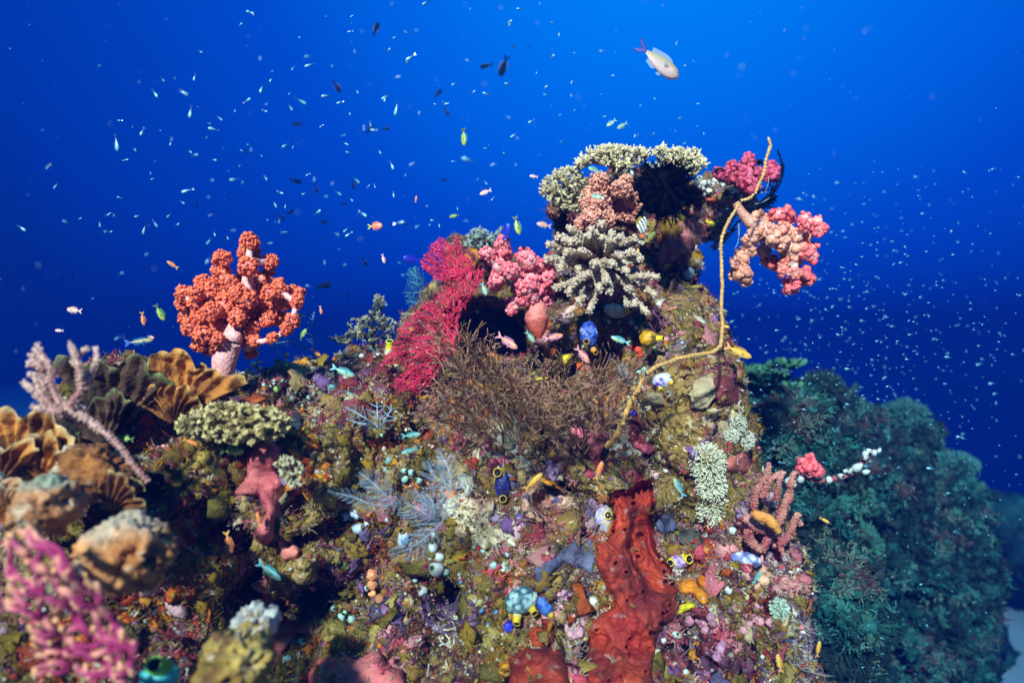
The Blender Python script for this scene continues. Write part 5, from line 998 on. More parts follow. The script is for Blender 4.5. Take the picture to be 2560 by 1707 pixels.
def armpx(pts, Y, dy=0.0, n=30):
    pts = np.asarray(pts, float); s = np.r_[0, np.cumsum(np.linalg.norm(np.diff(pts, axis=0), axis=1))]; t = np.linspace(0, s[-1], n); Q = np.c_[np.interp(t, s, pts[:, 0]), np.interp(t, s, pts[:, 1])]
    for _ in range(8): Q[1:-1] = (Q[:-2]+Q[2:]+2*Q[1:-1])/4
    return px3(Q, Y+dy*np.linspace(0, 1, n))
def c5(*p): return [(1650+x*S5, 300+y*S5) for x, y in p]
ar = [c5((760,680),(850,600),(920,500),(965,400),(950,310),(922,240)), c5((760,680),(860,610),(930,520),(972,420),(962,340)), c5((760,680),(840,640),(900,580),(870,520),(840,470)), c5((760,690),(850,680),(910,700),(960,730)), c5((740,690),(840,660),(910,610),(905,580),(870,590)), c5((740,690),(660,640),(600,650),(560,700)), c5((740,690),(640,700),(580,760),(540,850)), c5((740,700),(690,760),(600,800),(540,900),(480,960),(420,1020)), c5((740,690),(720,600),(780,560),(850,540)), c5((740,690),(800,700),(840,740),(830,800)), c5((740,690),(820,620),(880,560),(935,460)), c5((600,850),(520,900),(450,950),(400,1000)), c5((560,880),(480,980),(420,1020),(440,960)), c5((740,690),(700,640),(640,610),(580,640)), c5((750,690),(850,640),(905,600),(900,640),(850,670)), c5((450,430),(440,390),(470,380),(500,400)), c5((780,350),(770,320),(800,330),(820,370))]
feather_star('black feather star with long curled arms at the right tip, behind the whip coral', (1886, 520), 1.62, [armpx(a, 1.60+0.02*(i % 3), 0.03*((i % 4)-1.5)) for i, a in enumerate(ar)], (0.006,0.007,0.016), pin=0.011, rr=0.0026, core=0.02, seed=2, pinrr=0.0008)
feather_star('thin pale arms of a second feather star trailing beside the whip coral', (1850, 600), 1.40, [armpx(c5((615,810),(620,900),(610,970),(585,1010)), 1.40), armpx(c5((745,660),(800,650),(860,610)), 1.44), armpx(c5((850,450),(850,500),(825,570)), 1.44)], (0.25,0.33,0.36), pin=0.004, rr=0.0012, seed=3)
# purple bushy soft coral
ppl = s2((1300,750), S5, (1030,60),(1100,40),(1130,110),(1220,210),(1290,300),(1270,360),(1330,430),(1270,480),(1180,430),(1120,340),(1050,250),(1010,180))
fan('bushy_coral', 'dusky purple bushy soft coral right of the golden yellow squirt', 'soft coral', [ppl, ppl, ppl], [(1690,880),(1650,820),(1660,850)], lambda Q, r: 1.60+0.05*(vnoise(np.c_[Q/18., Q[:, :1]*0+r.uniform(0, 50)], 3)-0.5)*2, [500,500,400], 5.5, 0.0016, (0.10,0.028,0.055), (0.24,0.085,0.14), seed=71, e=4, jit=0.35, infl=40, kill=6)
# ------------------------------------------------------------------ uncountable small growth covering the rock
def all_bvh(chunks):
    V = []; F = []; n = 0
    for v, f in [(np.array([x.co[:] for x in reef.data.vertices]), [tuple(q.vertices) for q in reef.data.polygons])]+[(v, [tuple(q) for q in f]) for v, f in PATCH_V+(CHUNK_V if chunks else [])]:
        V.append(v); F += [tuple(i+n for i in q) for q in f]; n += len(v)
    return BVHTree.FromPolygons([Vector(p) for p in np.concatenate(V)], F)
BV2 = all_bvh(False); BV3 = all_bvh(True)
rc = np.random.default_rng(123)
def scatter(n, seed, box=(0, 480, 2050, 1707), bv=None, ymax=2.6):
    r = np.random.default_rng(seed); P = []; Nn = []; bv = bv or BV2
    while len(P) < n:
        x, y = r.uniform(box[0], box[2]), r.uniform(box[1], box[3]); d = Vector(((x-1280.0)*K, 1.0, -(y-853.5)*K)).normalized(); q = bv.ray_cast(Vector((0, 0, 0)), d)
        if q[0] is None or q[0].y > ymax: continue
        P.append(q[0]); Nn.append(q[1])
    P = np.array(P); Nn = unit(np.array(Nn)); Nn[(Nn*P).sum(1) > 0] *= -1; return P, Nn
AVOID = [(red, 0.02), (pinkA, 0.04), ([(-50,800),(540,880),(500,1000),(470,1240),(620,1330),(620,1800),(-50,1800)], 0.6)]+[(o_, 0.30) for o_ in OLIVES]+[(o_, 0.08 if pi_ < len(PATCH_P)-6 else 0.35) for pi_, o_ in enumerate(PATCH_P) if not any(o_ is q or (len(o_) == len(q) and np.allclose(o_, q)) for q in OLIVES)]
def keep(P, frac=0.0):
    q = topx(P); pr = np.ones(len(P))
    for poly, k_ in AVOID: pr[inside(poly, q)] *= k_
    return np.random.default_rng(len(P)).random(len(P)) < pr
PAL = {'maroon': [(0.16,0.03,0.035),(0.22,0.06,0.07),(0.12,0.05,0.08),(0.10,0.03,0.03)], 'tan': [(0.34,0.24,0.12),(0.26,0.17,0.06),(0.42,0.34,0.22),(0.20,0.12,0.04)], 'pink': [(0.52,0.18,0.20),(0.58,0.28,0.27),(0.42,0.09,0.11),(0.50,0.34,0.34)],
       'olive': [(0.17,0.105,0.018),(0.24,0.15,0.03),(0.12,0.09,0.02),(0.30,0.23,0.08)], 'purple': [(0.16,0.09,0.20),(0.24,0.14,0.24),(0.10,0.08,0.14),(0.34,0.24,0.36)], 'rust': [(0.42,0.10,0.015),(0.50,0.17,0.03),(0.30,0.055,0.015),(0.56,0.25,0.05)],
       'cream': [(0.56,0.50,0.38),(0.48,0.42,0.30),(0.60,0.57,0.48),(0.40,0.38,0.33)], 'vivid': [(0.62,0.42,0.01),(0.60,0.05,0.03),(0.62,0.20,0.01),(0.05,0.12,0.45),(0.42,0.50,0.05),(0.10,0.36,0.36)]}
def palette(P, seed, weights):
    """colours come in patches: a noise field picks the palette, each item varies inside it"""
    r = np.random.default_rng(seed); names = list(weights); sc = np.stack([fbm(P*9+31*i, 3, seed+i)*1.0+weights[k]+0.035*r.normal(size=len(P)) for i, k in enumerate(names)], 1); w = sc.argmax(1)
    C = np.empty((len(P), 3))
    for i, k in enumerate(names):
        m = w == i; pl = np.array(PAL[k]); v_ = np.clip((fbm(P[m]*24+7*i, 2, seed+40)-0.28)/0.44, 0, 0.999); ii = (v_*len(pl)).astype(int); rnd = r.random(m.sum()) < 0.12; ii[rnd] = r.integers(0, len(pl), rnd.sum()); C[m] = pl[ii]
    q = topx(P); dk = np.clip((q[:, 0]-250)/400, 0, 1)*0.12+0.74   # growth is darker towards the left
    C = C*r.uniform(0.6, 1.25, (len(P), 1))*dk[:, None]; g_ = C.mean(1, keepdims=True); return np.clip(g_+(C-g_)*1.28, 0.002, 0.8)
def stuff(name, b, mat): o = b.build(name, M[mat], None, (0, 0, 0)); return tag(o, kind='stuff')
# left plates stay fairly bare, the middle and right are overgrown
P, Nn = scatter(5200, 1); m = keep(P); P, Nn = P[m], Nn[m]
col = palette(P, 2, dict(pink=0.01, maroon=0.03, cream=-0.02, rust=0.03, purple=-0.03, olive=0.10, tan=0.075))
b = MB(); sz = rc.lognormal(0, 0.45, len(P))*0.0100; b.inst(lumpy(2, 0.9, 8), P-Nn*0.001, Nn, np.c_[sz, sz*rc.uniform(0.5, 1.4, len(P)), sz*rc.uniform(0.12, 0.30, len(P))], col, jit=0.9, seed=3); stuff('coralline_crust', b, 'sponge')
P, Nn = scatter(6500, 5); m = keep(P); P, Nn = P[m], Nn[m]
col = palette(P, 6, dict(cream=0.03, pink=0.01, tan=0.07, rust=0.0, purple=-0.03, maroon=0.02, olive=0.06, vivid=-0.08)); sz = rc.lognormal(0, 0.5, len(P))*0.0020
b = MB(); b.inst(NUB, P+Nn*sz[:, None]*0.5, Nn, np.c_[sz, sz, sz*rc.uniform(0.7, 1.8, len(P))], col, jit=0.6, seed=4); stuff('crust_nubs', b, 'sponge')
def tufts(name, n, seed, weights, L0, r0, nf, spread, kink=0.25, k=4, box=(0, 480, 2050, 1707), bv=None, ymax=2.6, mat='turf', tipl=1.25):
    P, Nn = scatter(n, seed, box, bv or BV2, ymax)
    if bv is None: m = keep(P); P, Nn = P[m], Nn[m]
    r = np.random.default_rng(seed+1); col = palette(P, seed+2, weights); nn = len(P)*nf; idx = np.repeat(np.arange(len(P)), nf)
    L = L0*r.lognormal(0, 0.35, len(P))[idx]*r.uniform(0.6, 1.3, nn); d = unit(Nn[idx]+spread*r.normal(size=(nn, 3))); seg = 4; pts = [P[idx]-Nn[idx]*0.002+0.25*L[:, None]*r.normal(size=(nn, 3))*0.4]; dd = d
    for s_ in range(seg-1): dd = unit(dd+kink*r.normal(size=(nn, 3))+np.array([0, 0, 0.05])); pts.append(pts[-1]+dd*(L/(seg-1))[:, None])
    PP = np.stack(pts, 1).reshape(-1, 3); par = (np.arange(nn)[:, None]*seg+np.arange(seg)-1); par[:, 0] = -1
    R = (r0*r.uniform(0.7, 1.3, nn))[:, None]*np.linspace(1, 0.45, seg); C = col[idx][:, None]*np.linspace(0.6, tipl, seg)[None, :, None]
    b = MB(); b.tree(PP, par.ravel(), R.ravel(), np.clip(C, 0, 0.75).reshape(-1, 3), k); stuff(name, b, mat)
tufts('turf_algae', 7500, 11, dict(maroon=0.03, tan=0.06, olive=0.07, purple=-0.04, pink=-0.01, cream=-0.02, rust=0.01), 0.013, 0.0008, 8, 0.8)
tufts('coral_stubble', 1700, 13, dict(cream=0.04, tan=0.03, pink=0.03, rust=-0.01, maroon=0.0), 0.011, 0.0021, 6, 0.8, 0.35, 5)
# growth on the far reef, dim light and water tint put into its colours
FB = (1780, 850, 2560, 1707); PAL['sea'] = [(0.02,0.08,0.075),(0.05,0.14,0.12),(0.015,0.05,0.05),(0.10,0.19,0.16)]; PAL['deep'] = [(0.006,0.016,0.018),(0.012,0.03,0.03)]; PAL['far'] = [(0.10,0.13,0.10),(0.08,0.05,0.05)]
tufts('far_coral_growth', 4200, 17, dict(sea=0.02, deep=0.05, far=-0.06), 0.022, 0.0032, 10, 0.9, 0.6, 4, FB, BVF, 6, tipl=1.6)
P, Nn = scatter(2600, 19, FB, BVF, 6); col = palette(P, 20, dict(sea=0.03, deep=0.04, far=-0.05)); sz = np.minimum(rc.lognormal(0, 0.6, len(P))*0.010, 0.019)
b = MB(); b.inst(lumpy(2, 1.1, 9), P, Nn, np.c_[sz, sz*rc.uniform(0.6, 1.4, len(P)), sz*rc.uniform(0.5, 1.2, len(P))], col*np.array((0.25, 0.62, 0.62)), jit=0.4, seed=14); stuff('far_coral_crust', b, 'sponge')  # colour dimmed and red cut to paint in the water's absorption

# ------------------------------------------------------------------ corals on the far reef
def cabbage(label, px, py, Y, rx, rz, c0, c1, seed, n=20):
    r_ = np.random.default_rng(seed); base = at(px, py, Y); root = thing('cabbage_coral', label, 'leaf coral', base)
    for i in range(n):
        oy = r_.uniform(-0.12, 0.12); ox, oz = r_.uniform(-0.8, 0.8)*m_(rx, Y), r_.uniform(-0.7, 0.7)*m_(rz, Y); R = m_(rx, Y)*r_.uniform(0.20, 0.34); k = 48; th = np.linspace(0, 2*PI*0.85, k)+r_.uniform(0, 6)
        rows = []; 
        for j, t in enumerate(np.linspace(0, 1, 7)):
            rr = R*(0.15+0.85*t)*(1+0.30*t*np.sin(th*7+i)); rows.append(np.stack([ox+rr*np.cos(th), oy+0.7*rr*np.sin(th), oz+R*0.7*t+0.35*R*t*np.sin(th*6+i*2)], 1))
        V = np.concatenate(rows)+base; ii = np.arange(7*k).reshape(7, k); f = np.stack([ii[:-1, :-1], ii[:-1, 1:], ii[1:, 1:], ii[1:, :-1]], -1).reshape(-1, 4)
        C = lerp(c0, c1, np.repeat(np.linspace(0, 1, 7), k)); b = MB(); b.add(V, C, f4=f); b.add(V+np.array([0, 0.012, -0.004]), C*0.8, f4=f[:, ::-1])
        b.build('leaf', M['hard'], root, base)
cabbage('green curled leaf coral on the far reef, just behind the main reef\'s right side', 1915, 945, 2.55, 75, 50, (0.02,0.06,0.035), (0.06,0.20,0.10), 1)
cabbage('lower, more distant green curled leaf coral to the right on the far reef', 1975, 1010, 2.65, 55, 55, (0.015,0.05,0.03), (0.04,0.16,0.08), 2)
def fuzzball(name, label, px, py, Y, rx, rz, c0, c1, seed, n=700, L=0.05, r0=0.006):
    base = at(px, py, Y); root = thing(name, label, 'coral', base); b = MB(); b.blob(base, (m_(rx, Y)*0.8, m_(rx, Y)*0.6, m_(rz, Y)*0.8), np.asarray(c0), ICO3, amp=0.25, seed=seed); b.build('body', M['hard'], root, base)
    d = fib(n); s = base+d*np.array([m_(rx, Y)*0.75, m_(rx, Y)*0.55, m_(rz, Y)*0.75]); r_ = np.random.default_rng(seed); e = unit(d+0.35*r_.normal(size=d.shape)); C = lerp(c0, c1, CONE[0][:, 2])[None]*r_.uniform(0.6, 1.4, (n, 1, 1))
    b = MB(); b.inst(CONE, s, e, np.c_[np.full(n, r0), np.full(n, r0), L*r_.uniform(0.6, 1.3, n)], C, seed=seed); b.build('branch', M['hard'], root, base)
fuzzball('bushy_coral', 'dark bushy coral on the far reef skyline, right of the green leaf corals', 2050, 985, 2.9, 45, 45, (0.006,0.014,0.012), (0.015,0.04,0.03), 1)
fuzzball('bushy_coral', 'rounded grey-green coral crowning the far reef skyline', 2262, 1045, 3.3, 58, 42, (0.01,0.055,0.05), (0.035,0.13,0.11), 2, L=0.035)
fuzzball('bushy_coral', 'bright teal soft bush on the upper slope of the far reef', 2045, 1105, 2.7, 55, 38, (0.03,0.11,0.12), (0.08,0.24,0.24), 3, L=0.035, r0=0.004)
fuzzball('bushy_coral', 'pale teal coral ledge at the right shoulder of the far reef', 2385, 1160, 3.3, 60, 22, (0.012,0.07,0.065), (0.05,0.17,0.15), 4, L=0.03)
fuzzball('bushy_coral', 'shaggy green coral hanging on the near slope of the far reef', 2110, 1230, 2.55, 50, 70, (0.02,0.08,0.055), (0.06,0.19,0.13), 5, n=900, L=0.045, r0=0.004)
fuzzball('bushy_coral', 'large teal shaggy coral below the encrusted stick on the far slope', 2140, 1380, 2.6, 45, 75, (0.015,0.06,0.045), (0.05,0.17,0.12), 6, n=900, L=0.045, r0=0.004)
sprig = [(2075,1090),(2085,1060),(2095,1040),(2110,1010),(2125,985),(2140,965)]
branches('black_whip', 'thin dark whip coral rising from the far reef skyline', 'whip coral', 2.9, [[(x, y, 5) for x, y in sprig]], 0.01, (0.01,0.02,0.03), (0.012,0.03,0.035), 'hard', knob=0.009, kc=(0.02,0.05,0.05))

# ------------------------------------------------------------------ fish
def fin_mesh(pts, th, col0, col1, b, y=0.0, rooti=None):
    """a thin solid fin from an outline in the x-z plane"""
    pts = np.asarray(pts, float); n = len(pts); c = pts.mean(0); d = np.linalg.norm(pts-pts[0], axis=1); C = lerp(col0, col1, d/max(d.max(), 1e-6)); cc = lerp(col0, col1, 0.4)
    for s_ in (1, -1):
        V = np.c_[pts[:, 0], np.full(n, y), pts[:, 1]]; V = np.r_[V, [[c[0], y+s_*th, c[1]]]]; j = np.arange(n); f = np.stack([j, (j+1) % n, np.full(n, n)], 1)
        b.add(V, np.r_[C, [cc]], f3=f if s_ < 0 else f[:, ::-1])
FK = {
 'anthias': dict(h=0.30, w=0.15, back=(0.72,0.22,0.07), belly=(0.70,0.30,0.36), fin=(0.55,0.22,0.45), tail=(0.62,0.25,0.30), fork=0.7),
 'orange': dict(h=0.28, w=0.14, back=(0.72,0.20,0.03), belly=(0.72,0.26,0.08), fin=(0.60,0.22,0.10), tail=(0.60,0.30,0.05), fork=0.6),
 'round': dict(h=0.50, w=0.17, back=(0.70,0.16,0.05), belly=(0.66,0.20,0.12), fin=(0.55,0.20,0.08), tail=(0.50,0.45,0.03), fork=0.95),
 'pale': dict(h=0.34, w=0.16, back=(0.66,0.32,0.22), belly=(0.74,0.52,0.46), fin=(0.60,0.35,0.35), tail=(0.55,0.35,0.35), fork=0.6),
 'chromis': dict(h=0.36, w=0.15, back=(0.06,0.26,0.20), belly=(0.42,0.52,0.32), fin=(0.10,0.30,0.28), tail=(0.15,0.34,0.30), fork=0.8),
 'teal': dict(h=0.28, w=0.13, back=(0.07,0.32,0.34), belly=(0.34,0.46,0.24), fin=(0.06,0.30,0.36), tail=(0.10,0.36,0.40), fork=0.6),
 'green': dict(h=0.34, w=0.14, back=(0.10,0.24,0.03), belly=(0.45,0.46,0.10), fin=(0.10,0.26,0.10), tail=(0.05,0.10,0.05), fork=0.4),
 'yellow': dict(h=0.27, w=0.14, back=(0.70,0.36,0.03), belly=(0.70,0.44,0.10), fin=(0.66,0.36,0.06), tail=(0.66,0.30,0.10), fork=0.7),
 'wrasse': dict(h=0.22, w=0.13, back=(0.30,0.26,0.02), belly=(0.04,0.16,0.45), fin=(0.04,0.16,0.45), tail=(0.03,0.10,0.40), fork=0.3),
 'blue': dict(h=0.42, w=0.16, back=(0.01,0.015,0.38), belly=(0.02,0.03,0.45), fin=(0.01,0.02,0.40), tail=(0.01,0.02,0.4), fork=0.5),
 'dark': dict(h=0.34, w=0.14, back=(0.002,0.008,0.030), belly=(0.003,0.012,0.040), fin=(0.002,0.008,0.03), tail=(0.002,0.008,0.03), fork=0.8),
 'white': dict(h=0.37, w=0.17, back=(0.30,0.27,0.13), belly=(0.52,0.40,0.40), fin=(0.30,0.42,0.55), tail=(0.02,0.03,0.22), fork=0.9),
 'banded': dict(h=0.60, w=0.14, back=(0.72,0.72,0.68), belly=(0.74,0.74,0.70), fin=(0.55,0.48,0.05), tail=(0.02,0.02,0.02), fork=0.3),
}
FISH = {}
def make_fish(kind):
    k = FK[kind]; root = thing(kind+'_fish' if kind not in ('anthias', 'chromis', 'wrasse') else kind, 'x', 'fish', (0, 0, 0)); n, q = 18, 14; t = np.linspace(0, 1, n)
    xs = 0.5-0.86*t; hh = k['h']*0.5*(np.sin(PI*np.clip(t, 0, 1)**0.72)**0.75*0.86+0.14*np.minimum(t*6, 1)); hh = np.maximum(hh, k['h']*0.13*np.minimum(t*8, 1)); hh[0] = 0.004
    ww = k['w']*0.5*(np.sin(PI*np.clip(t, 0, 1)**0.60)**0.8); ww = np.maximum(ww, 0.008*np.minimum(t*5, 1)); ww[0] = 0.003; a = np.arange(q)*2*PI/q; zc = -0.02*np.sin(PI*t)
    V = np.stack([np.repeat(xs[:, None], q, 1), ww[:, None]*np.cos(a), zc[:, None]+hh[:, None]*np.sin(a)], -1).reshape(-1, 3); i = np.arange(n-1)[:, None]; j = np.arange(q)[None]
    f = np.stack([i*q+j, i*q+(j+1) % q, (i+1)*q+(j+1) % q, (i+1)*q+j], -1).reshape(-1, 4); zz = np.tile(np.sin(a), n); C = lerp(k['belly'], k['back'], np.clip(0.5+0.75*zz, 0, 1))
    if kind == 'banded':
        st = np.sin((V[:, 0]*1.0+V[:, 2]*0.9)*26) > 0.35; C[st] = (0.012, 0.012, 0.012)
    if kind == 'white':
        dd = np.hypot((V[:, 0]-0.16)/0.05, (V[:, 2]-0.0)/0.025); C = lerp((0.62,0.16,0.16), C, np.clip(dd-0.5, 0, 1)); dd = np.hypot((V[:, 0]-0.25)/0.10, (V[:, 2]+0.03)/0.05); C = lerp((0.72,0.44,0.46), C, np.clip(dd, 0, 1))
    if kind == 'wrasse': C[np.abs(zz) < 0.3] = (0.45, 0.36, 0.05)
    b = MB(); b.add(V, C, f4=f); b.build('body', M['black' if kind == 'dark' else 'fish'], root)
    px_ = -0.35; hp = k['h']*0.07; fk = k['fork']; S_ = 0.30*min(1, 0.6+k['h'])
    b = MB(); fin_mesh([(px_+0.02, 0), (px_, hp), (px_-S_*0.7, hp+S_*0.50), (px_-S_*1.0, S_*0.58), (px_-S_*(0.95-0.45*fk), S_*0.16), (px_-S_*(0.9-0.5*fk), 0), (px_-S_*(0.95-0.45*fk), -S_*0.16), (px_-S_*1.0, -S_*0.58), (px_-S_*0.7, -hp-S_*0.50), (px_, -hp)], 0.008, k['tail'], k['tail'], b); b.build('tail_fin', M['black' if kind == 'dark' else 'fish'], root)
    top = np.interp([0.26, 0.10, -0.08, -0.24], xs[::-1], hh[::-1]); z0 = -0.01; H = k['h']*0.22+0.02
    b = MB(); fin_mesh([(0.26, top[0]+z0-0.02), (0.20, top[0]+z0+H*0.6), (0.06, top[1]+z0+H*0.85), (-0.10, top[2]+z0+H*0.9), (-0.28, top[3]+z0+H), (-0.26, top[3]+z0-0.02), (0.0, top[1]+z0-0.04)], 0.006, k['fin'], k['fin'], b); b.build('dorsal_fin', M['fin'], root)
    b = MB(); fin_mesh([(-0.02, -top[1]+0.01), (-0.10, -top[2]-H*0.9), (-0.27, -top[3]-H*0.9), (-0.26, -top[3]+0.0)], 0.006, k['fin'], k['fin'], b); b.build('anal_fin', M['fin'], root)
    b = MB(); fin_mesh([(0.18, -top[0]+0.02), (0.10, -top[0]-H*0.9), (0.02, -top[0]-H*0.8), (0.10, -top[1]+0.02)], 0.006, k['fin'], k['fin'], b); b.build('pelvic_fin', M['fin'], root)
    for s_ in (-1, 1):
        yb = s_*k['w']*0.47; b = MB(); V = np.array([(0.20, yb, -0.02), (0.10, yb+s_*0.035, 0.03), (0.04, yb+s_*0.05, -0.01), (0.08, yb+s_*0.04, -0.07)]); b.add(V, k['fin'], f4=[(0, 1, 2, 3)]); b.add(V+np.array([0, s_*0.006, 0]), k['fin'], f4=[(3, 2, 1, 0)]); b.build('pectoral_fin', M['fin'], root)
        xe = 0.40; he = np.interp(xe, xs[::-1], hh[::-1]); we = np.interp(xe, xs[::-1], ww[::-1]); b = MB(); b.blob((xe, s_*we*0.86, he*0.28), (0.030, 0.012, 0.030), (0.55, 0.50, 0.40) if kind != 'dark' else (0.02, 0.03, 0.05), ICO2, amp=0); eye = b.build('eye', M['squirt'], root)
        b = MB(); b.blob((xe+0.002, s_*(we*0.86+0.006), he*0.28), (0.019, 0.009, 0.019), (0.004, 0.004, 0.006), ICO2, amp=0); b.build('pupil', M['squirt'], eye)
    return root
def dup(src):
    o = src.copy(); COL.objects.link(o)
    for ch in src.children:
        c = ch.copy(); COL.objects.link(c); c.parent = o
        for g2 in ch.children: d = g2.copy(); COL.objects.link(d); d.parent = c
    return o
def fish(kind, px, py, L_px, ang, label, Y=1.45, yaw=None, group=None):
    """ang: heading in the picture, degrees, 0 = to the right, 90 = up"""
    r_ = np.random.default_rng(int(px*7+py)); 
    if kind not in FISH: o = FISH[kind] = make_fish(kind)
    else: o = dup(FISH[kind])
    o['label'] = label
    if group: o['group'] = group
    p, n = hit(px, py)
    if p is not None: Y = min(Y, p[1]-0.05)
    a = math.radians(ang); left = math.cos(a) < 0; pitch = math.atan2(math.sin(a), abs(math.cos(a))+1e-6); y = r_.uniform(-0.5, 0.5) if yaw is None else yaw
    o.location = at(px, py, Y); L = m_(L_px, Y)/1.12; o.scale = (L, L, L); o.rotation_euler = (r_.normal()*0.1, -pitch, (PI if left else 0)+y)
    return o
fish('white', 1650, 157, 136, -33, 'large pale pink and cream fish with a navy tail, swimming down in the open blue', 1.35, 0.25)
F_ = [
 ('anthias',1270,855,66,-33,'orange and violet fish diving to the right, in the dark hollow under the pink coral'), ('orange',1236,890,44,160,'curled orange fish facing left, at the left end of the brown bush'), ('anthias',1386,842,52,12,'slender orange-pink fish heading right, above the yellow sponge ribbon'),
 ('anthias',1458,889,56,-48,'plump orange-pink fish pointing down, just below the deep blue squirt'), ('pale',1424,775,46,35,'pale pink-white fish heading up to the right, left of the finger coral tips'), ('teal',1549,849,52,160,'mint and cream fish facing left, right of the deep blue squirt'),
 ('chromis',1327,843,36,-50,'green-yellow fish with a spiky tail, right of the diving orange fish'), ('orange',1498,1174,52,68,'thin bright orange fish standing on its tail under the brown bush'), ('teal',1697,1217,56,118,'teal fish with head up, on the small olive patch right of the red sponge'),
 ('yellow',1335,1202,64,42,'thin yellow fish heading up to the right, beside the navy blue squirt'), ('teal',1030,1087,52,8,'green-yellow slim fish facing right, upper of the pair near the right hydroid'), ('teal',1022,1127,44,195,'green-teal fish facing left, lower of the pair near the right hydroid'),
 ('yellow',1849,880,76,-24,'golden orange fish heading down right, just right of the whip coral bend'), ('yellow',1812,816,26,-10,'tiny yellow fish crossing the whip coral'), ('pale',1358,562,40,172,'salmon pink fish facing left, above the left end of the finger coral'),
 ('pale',1333,441,22,170,'small pink fish in the blue water left of the cream coral ledge'), ('round',940,565,38,5,'round orange-red fish with a forked yellow tail in open water'), ('pale',1212,481,32,200,'small silvery white fish alone in the water left of the table coral'),
 ('green',1134,540,26,190,'small yellow-green fish in the blue water above the red sea fan'), ('green',1294,566,48,-75,'curved green and yellow fish above the pink soft coral'), ('blue',1266,576,42,75,'ultramarine blue fish beside the curved green one'), ('chromis',1211,724,36,-65,'pale olive fish hanging between the red fan and the pink coral'),
 ('pale',959,648,24,-75,'slim pink fish pointing down, left of the red fan top'), ('orange',1040,497,18,80,'tiny orange fish high in the water left of the reef top'), ('pale',184,775,44,172,'pale orange fish alone in the dark blue at far left'), ('orange',430,661,32,145,'small orange-brown fish just left of the orange soft coral top'),
 ('orange',358,798,36,-80,'orange fish pointing straight down at left of the orange soft coral'), ('green',401,783,46,-62,'yellow-green fish slanting down beside the orange one at left'), ('pale',147,826,22,175,'dim brownish fish low in the blue at far left'), ('wrasse',352,853,70,8,'blue-bellied yellow fish skimming over the dark plate coral'),
 ('pale',378,843,24,-10,'pink-headed small fish beside the blue-bellied one'), ('orange',212,872,26,10,'small brown-orange fish above the pale finger coral'), ('chromis',329,1024,34,-20,'pale mint fish in front of the dark plate coral'), ('green',168,1085,52,175,'blurred light green fish in front of the orange-brown plate at left'),
 ('green',311,1094,48,170,'blurred green fish right of the pale coral stem'), ('teal',212,1142,56,-45,'bright green-cream fish slanting down, lowest of the three at left'), ('orange',457,1128,60,125,'bent orange fish left of the olive plate coral'), ('orange',478,1105,40,-25,'smaller orange fish beside the bent orange one'), 
 ('orange',440,1022,46,-35,'orange fish over the rust brown plate, below the pink stalk'), ('pale',499,977,30,60,'pale pink fish on the rust brown plate coral'), ('orange',538,862,50,-55,'orange fish in front of the pink stalk of the orange soft coral'), ('green',640,830,28,15,'green fish in front of the lower right orange branches'),
 ('green',758,834,32,60,'olive yellow fish right of the orange soft coral'), ('orange',802,776,22,-80,'small orange fish in the water right of the orange soft coral'), ('orange',791,881,32,-40,'small orange fish over the left ridge'), ('teal',860,929,64,-22,'pale teal fish facing right over the squirt cluster'), ('orange',698,793,22,-60,'tiny orange fish among the right orange branches'),
 ('teal',753,787,26,-15,'grey-teal fish right of the orange soft coral, above the olive yellow one'), ('dark',811,714,40,12,'dark green fish above the dark bushy coral'), ('dark',912,655,24,-60,'small dark fish left of the teal hydroid'), ('blue',1027,648,46,170,'round very dark blue fish left of the red fan top'), ('teal',675,1428,78,-32,'long teal fish over the dark gap at lower left'),
 ('green',582,1126,70,3,'slim olive green fish under the olive plate coral'), ('orange',573,1357,60,-75,'dim orange fish in the dark gap left of the pink sponge'), ('orange',646,1296,38,100,'curled orange fish at the foot of the rose pink sponge'), ('chromis',1485,424,34,160,'pale blue-green fish under the crown of the table coral'), ('chromis',1493,491,36,165,'grey-green fish in front of the peach soft coral'),
 ('chromis',1527,308,30,215,'left one of two olive-white fish above the table coral'), ('chromis',1554,315,30,210,'right one of two olive-white fish above the table coral'), ('green',1160,345,46,-85,'green and white fish pointing straight down in open water'), ('dark',1746,678,24,20,'dark blue fish between the reef column and the whip coral'), ('banded',1607,560,58,250,'black and white banded fish under the black feather star'),
 ('green',1628,588,34,30,'dark fish with a yellow streak beside the banded fish'), ('yellow',1596,627,16,100,'tiny yellow fish among the finger coral tips'), ('yellow',2046,1620,44,80,'tan fish standing upright over the lower far slope'), ('yellow',1948,1655,48,100,'blurred cream fish at the bottom right edge of the reef'), ('teal',1895,1440,40,60,'slim turquoise fish on the dark slope right of the reef'),
 ('yellow',2062,1300,26,-25,'tiny yellow fish on the dark far slope'),
]
DK = [(940,71,36,70),(843,218,36,-55),(1096,233,28,50),(1214,165,34,195),(1258,168,56,250),(1117,281,24,-60),(925,323,26,55),(965,323,22,15),(743,310,28,190),(741,453,30,-10),(791,473,24,-75),(883,463,24,-80),(726,530,22,35),(705,545,22,-50),(810,555,22,190),(1109,450,18,10),(1283,116,14,10),(1324,116,10,0),(492,513,18,90),(615,381,16,80),(1010,560,16,0),(870,740,14,80),(860,510,16,10)]
for k in F_: fish(*k[:6], Y=1.30 if k[2] > 900 else 1.45)
for i, (x, y, L, a) in enumerate(DK): fish('dark', x, y, L, a, 'small dark fish silhouetted in the open blue water above the reef', 2.2+0.5*(i % 3), group='dark fish in the open water')  # silhouette shade is put into the near-black body colour
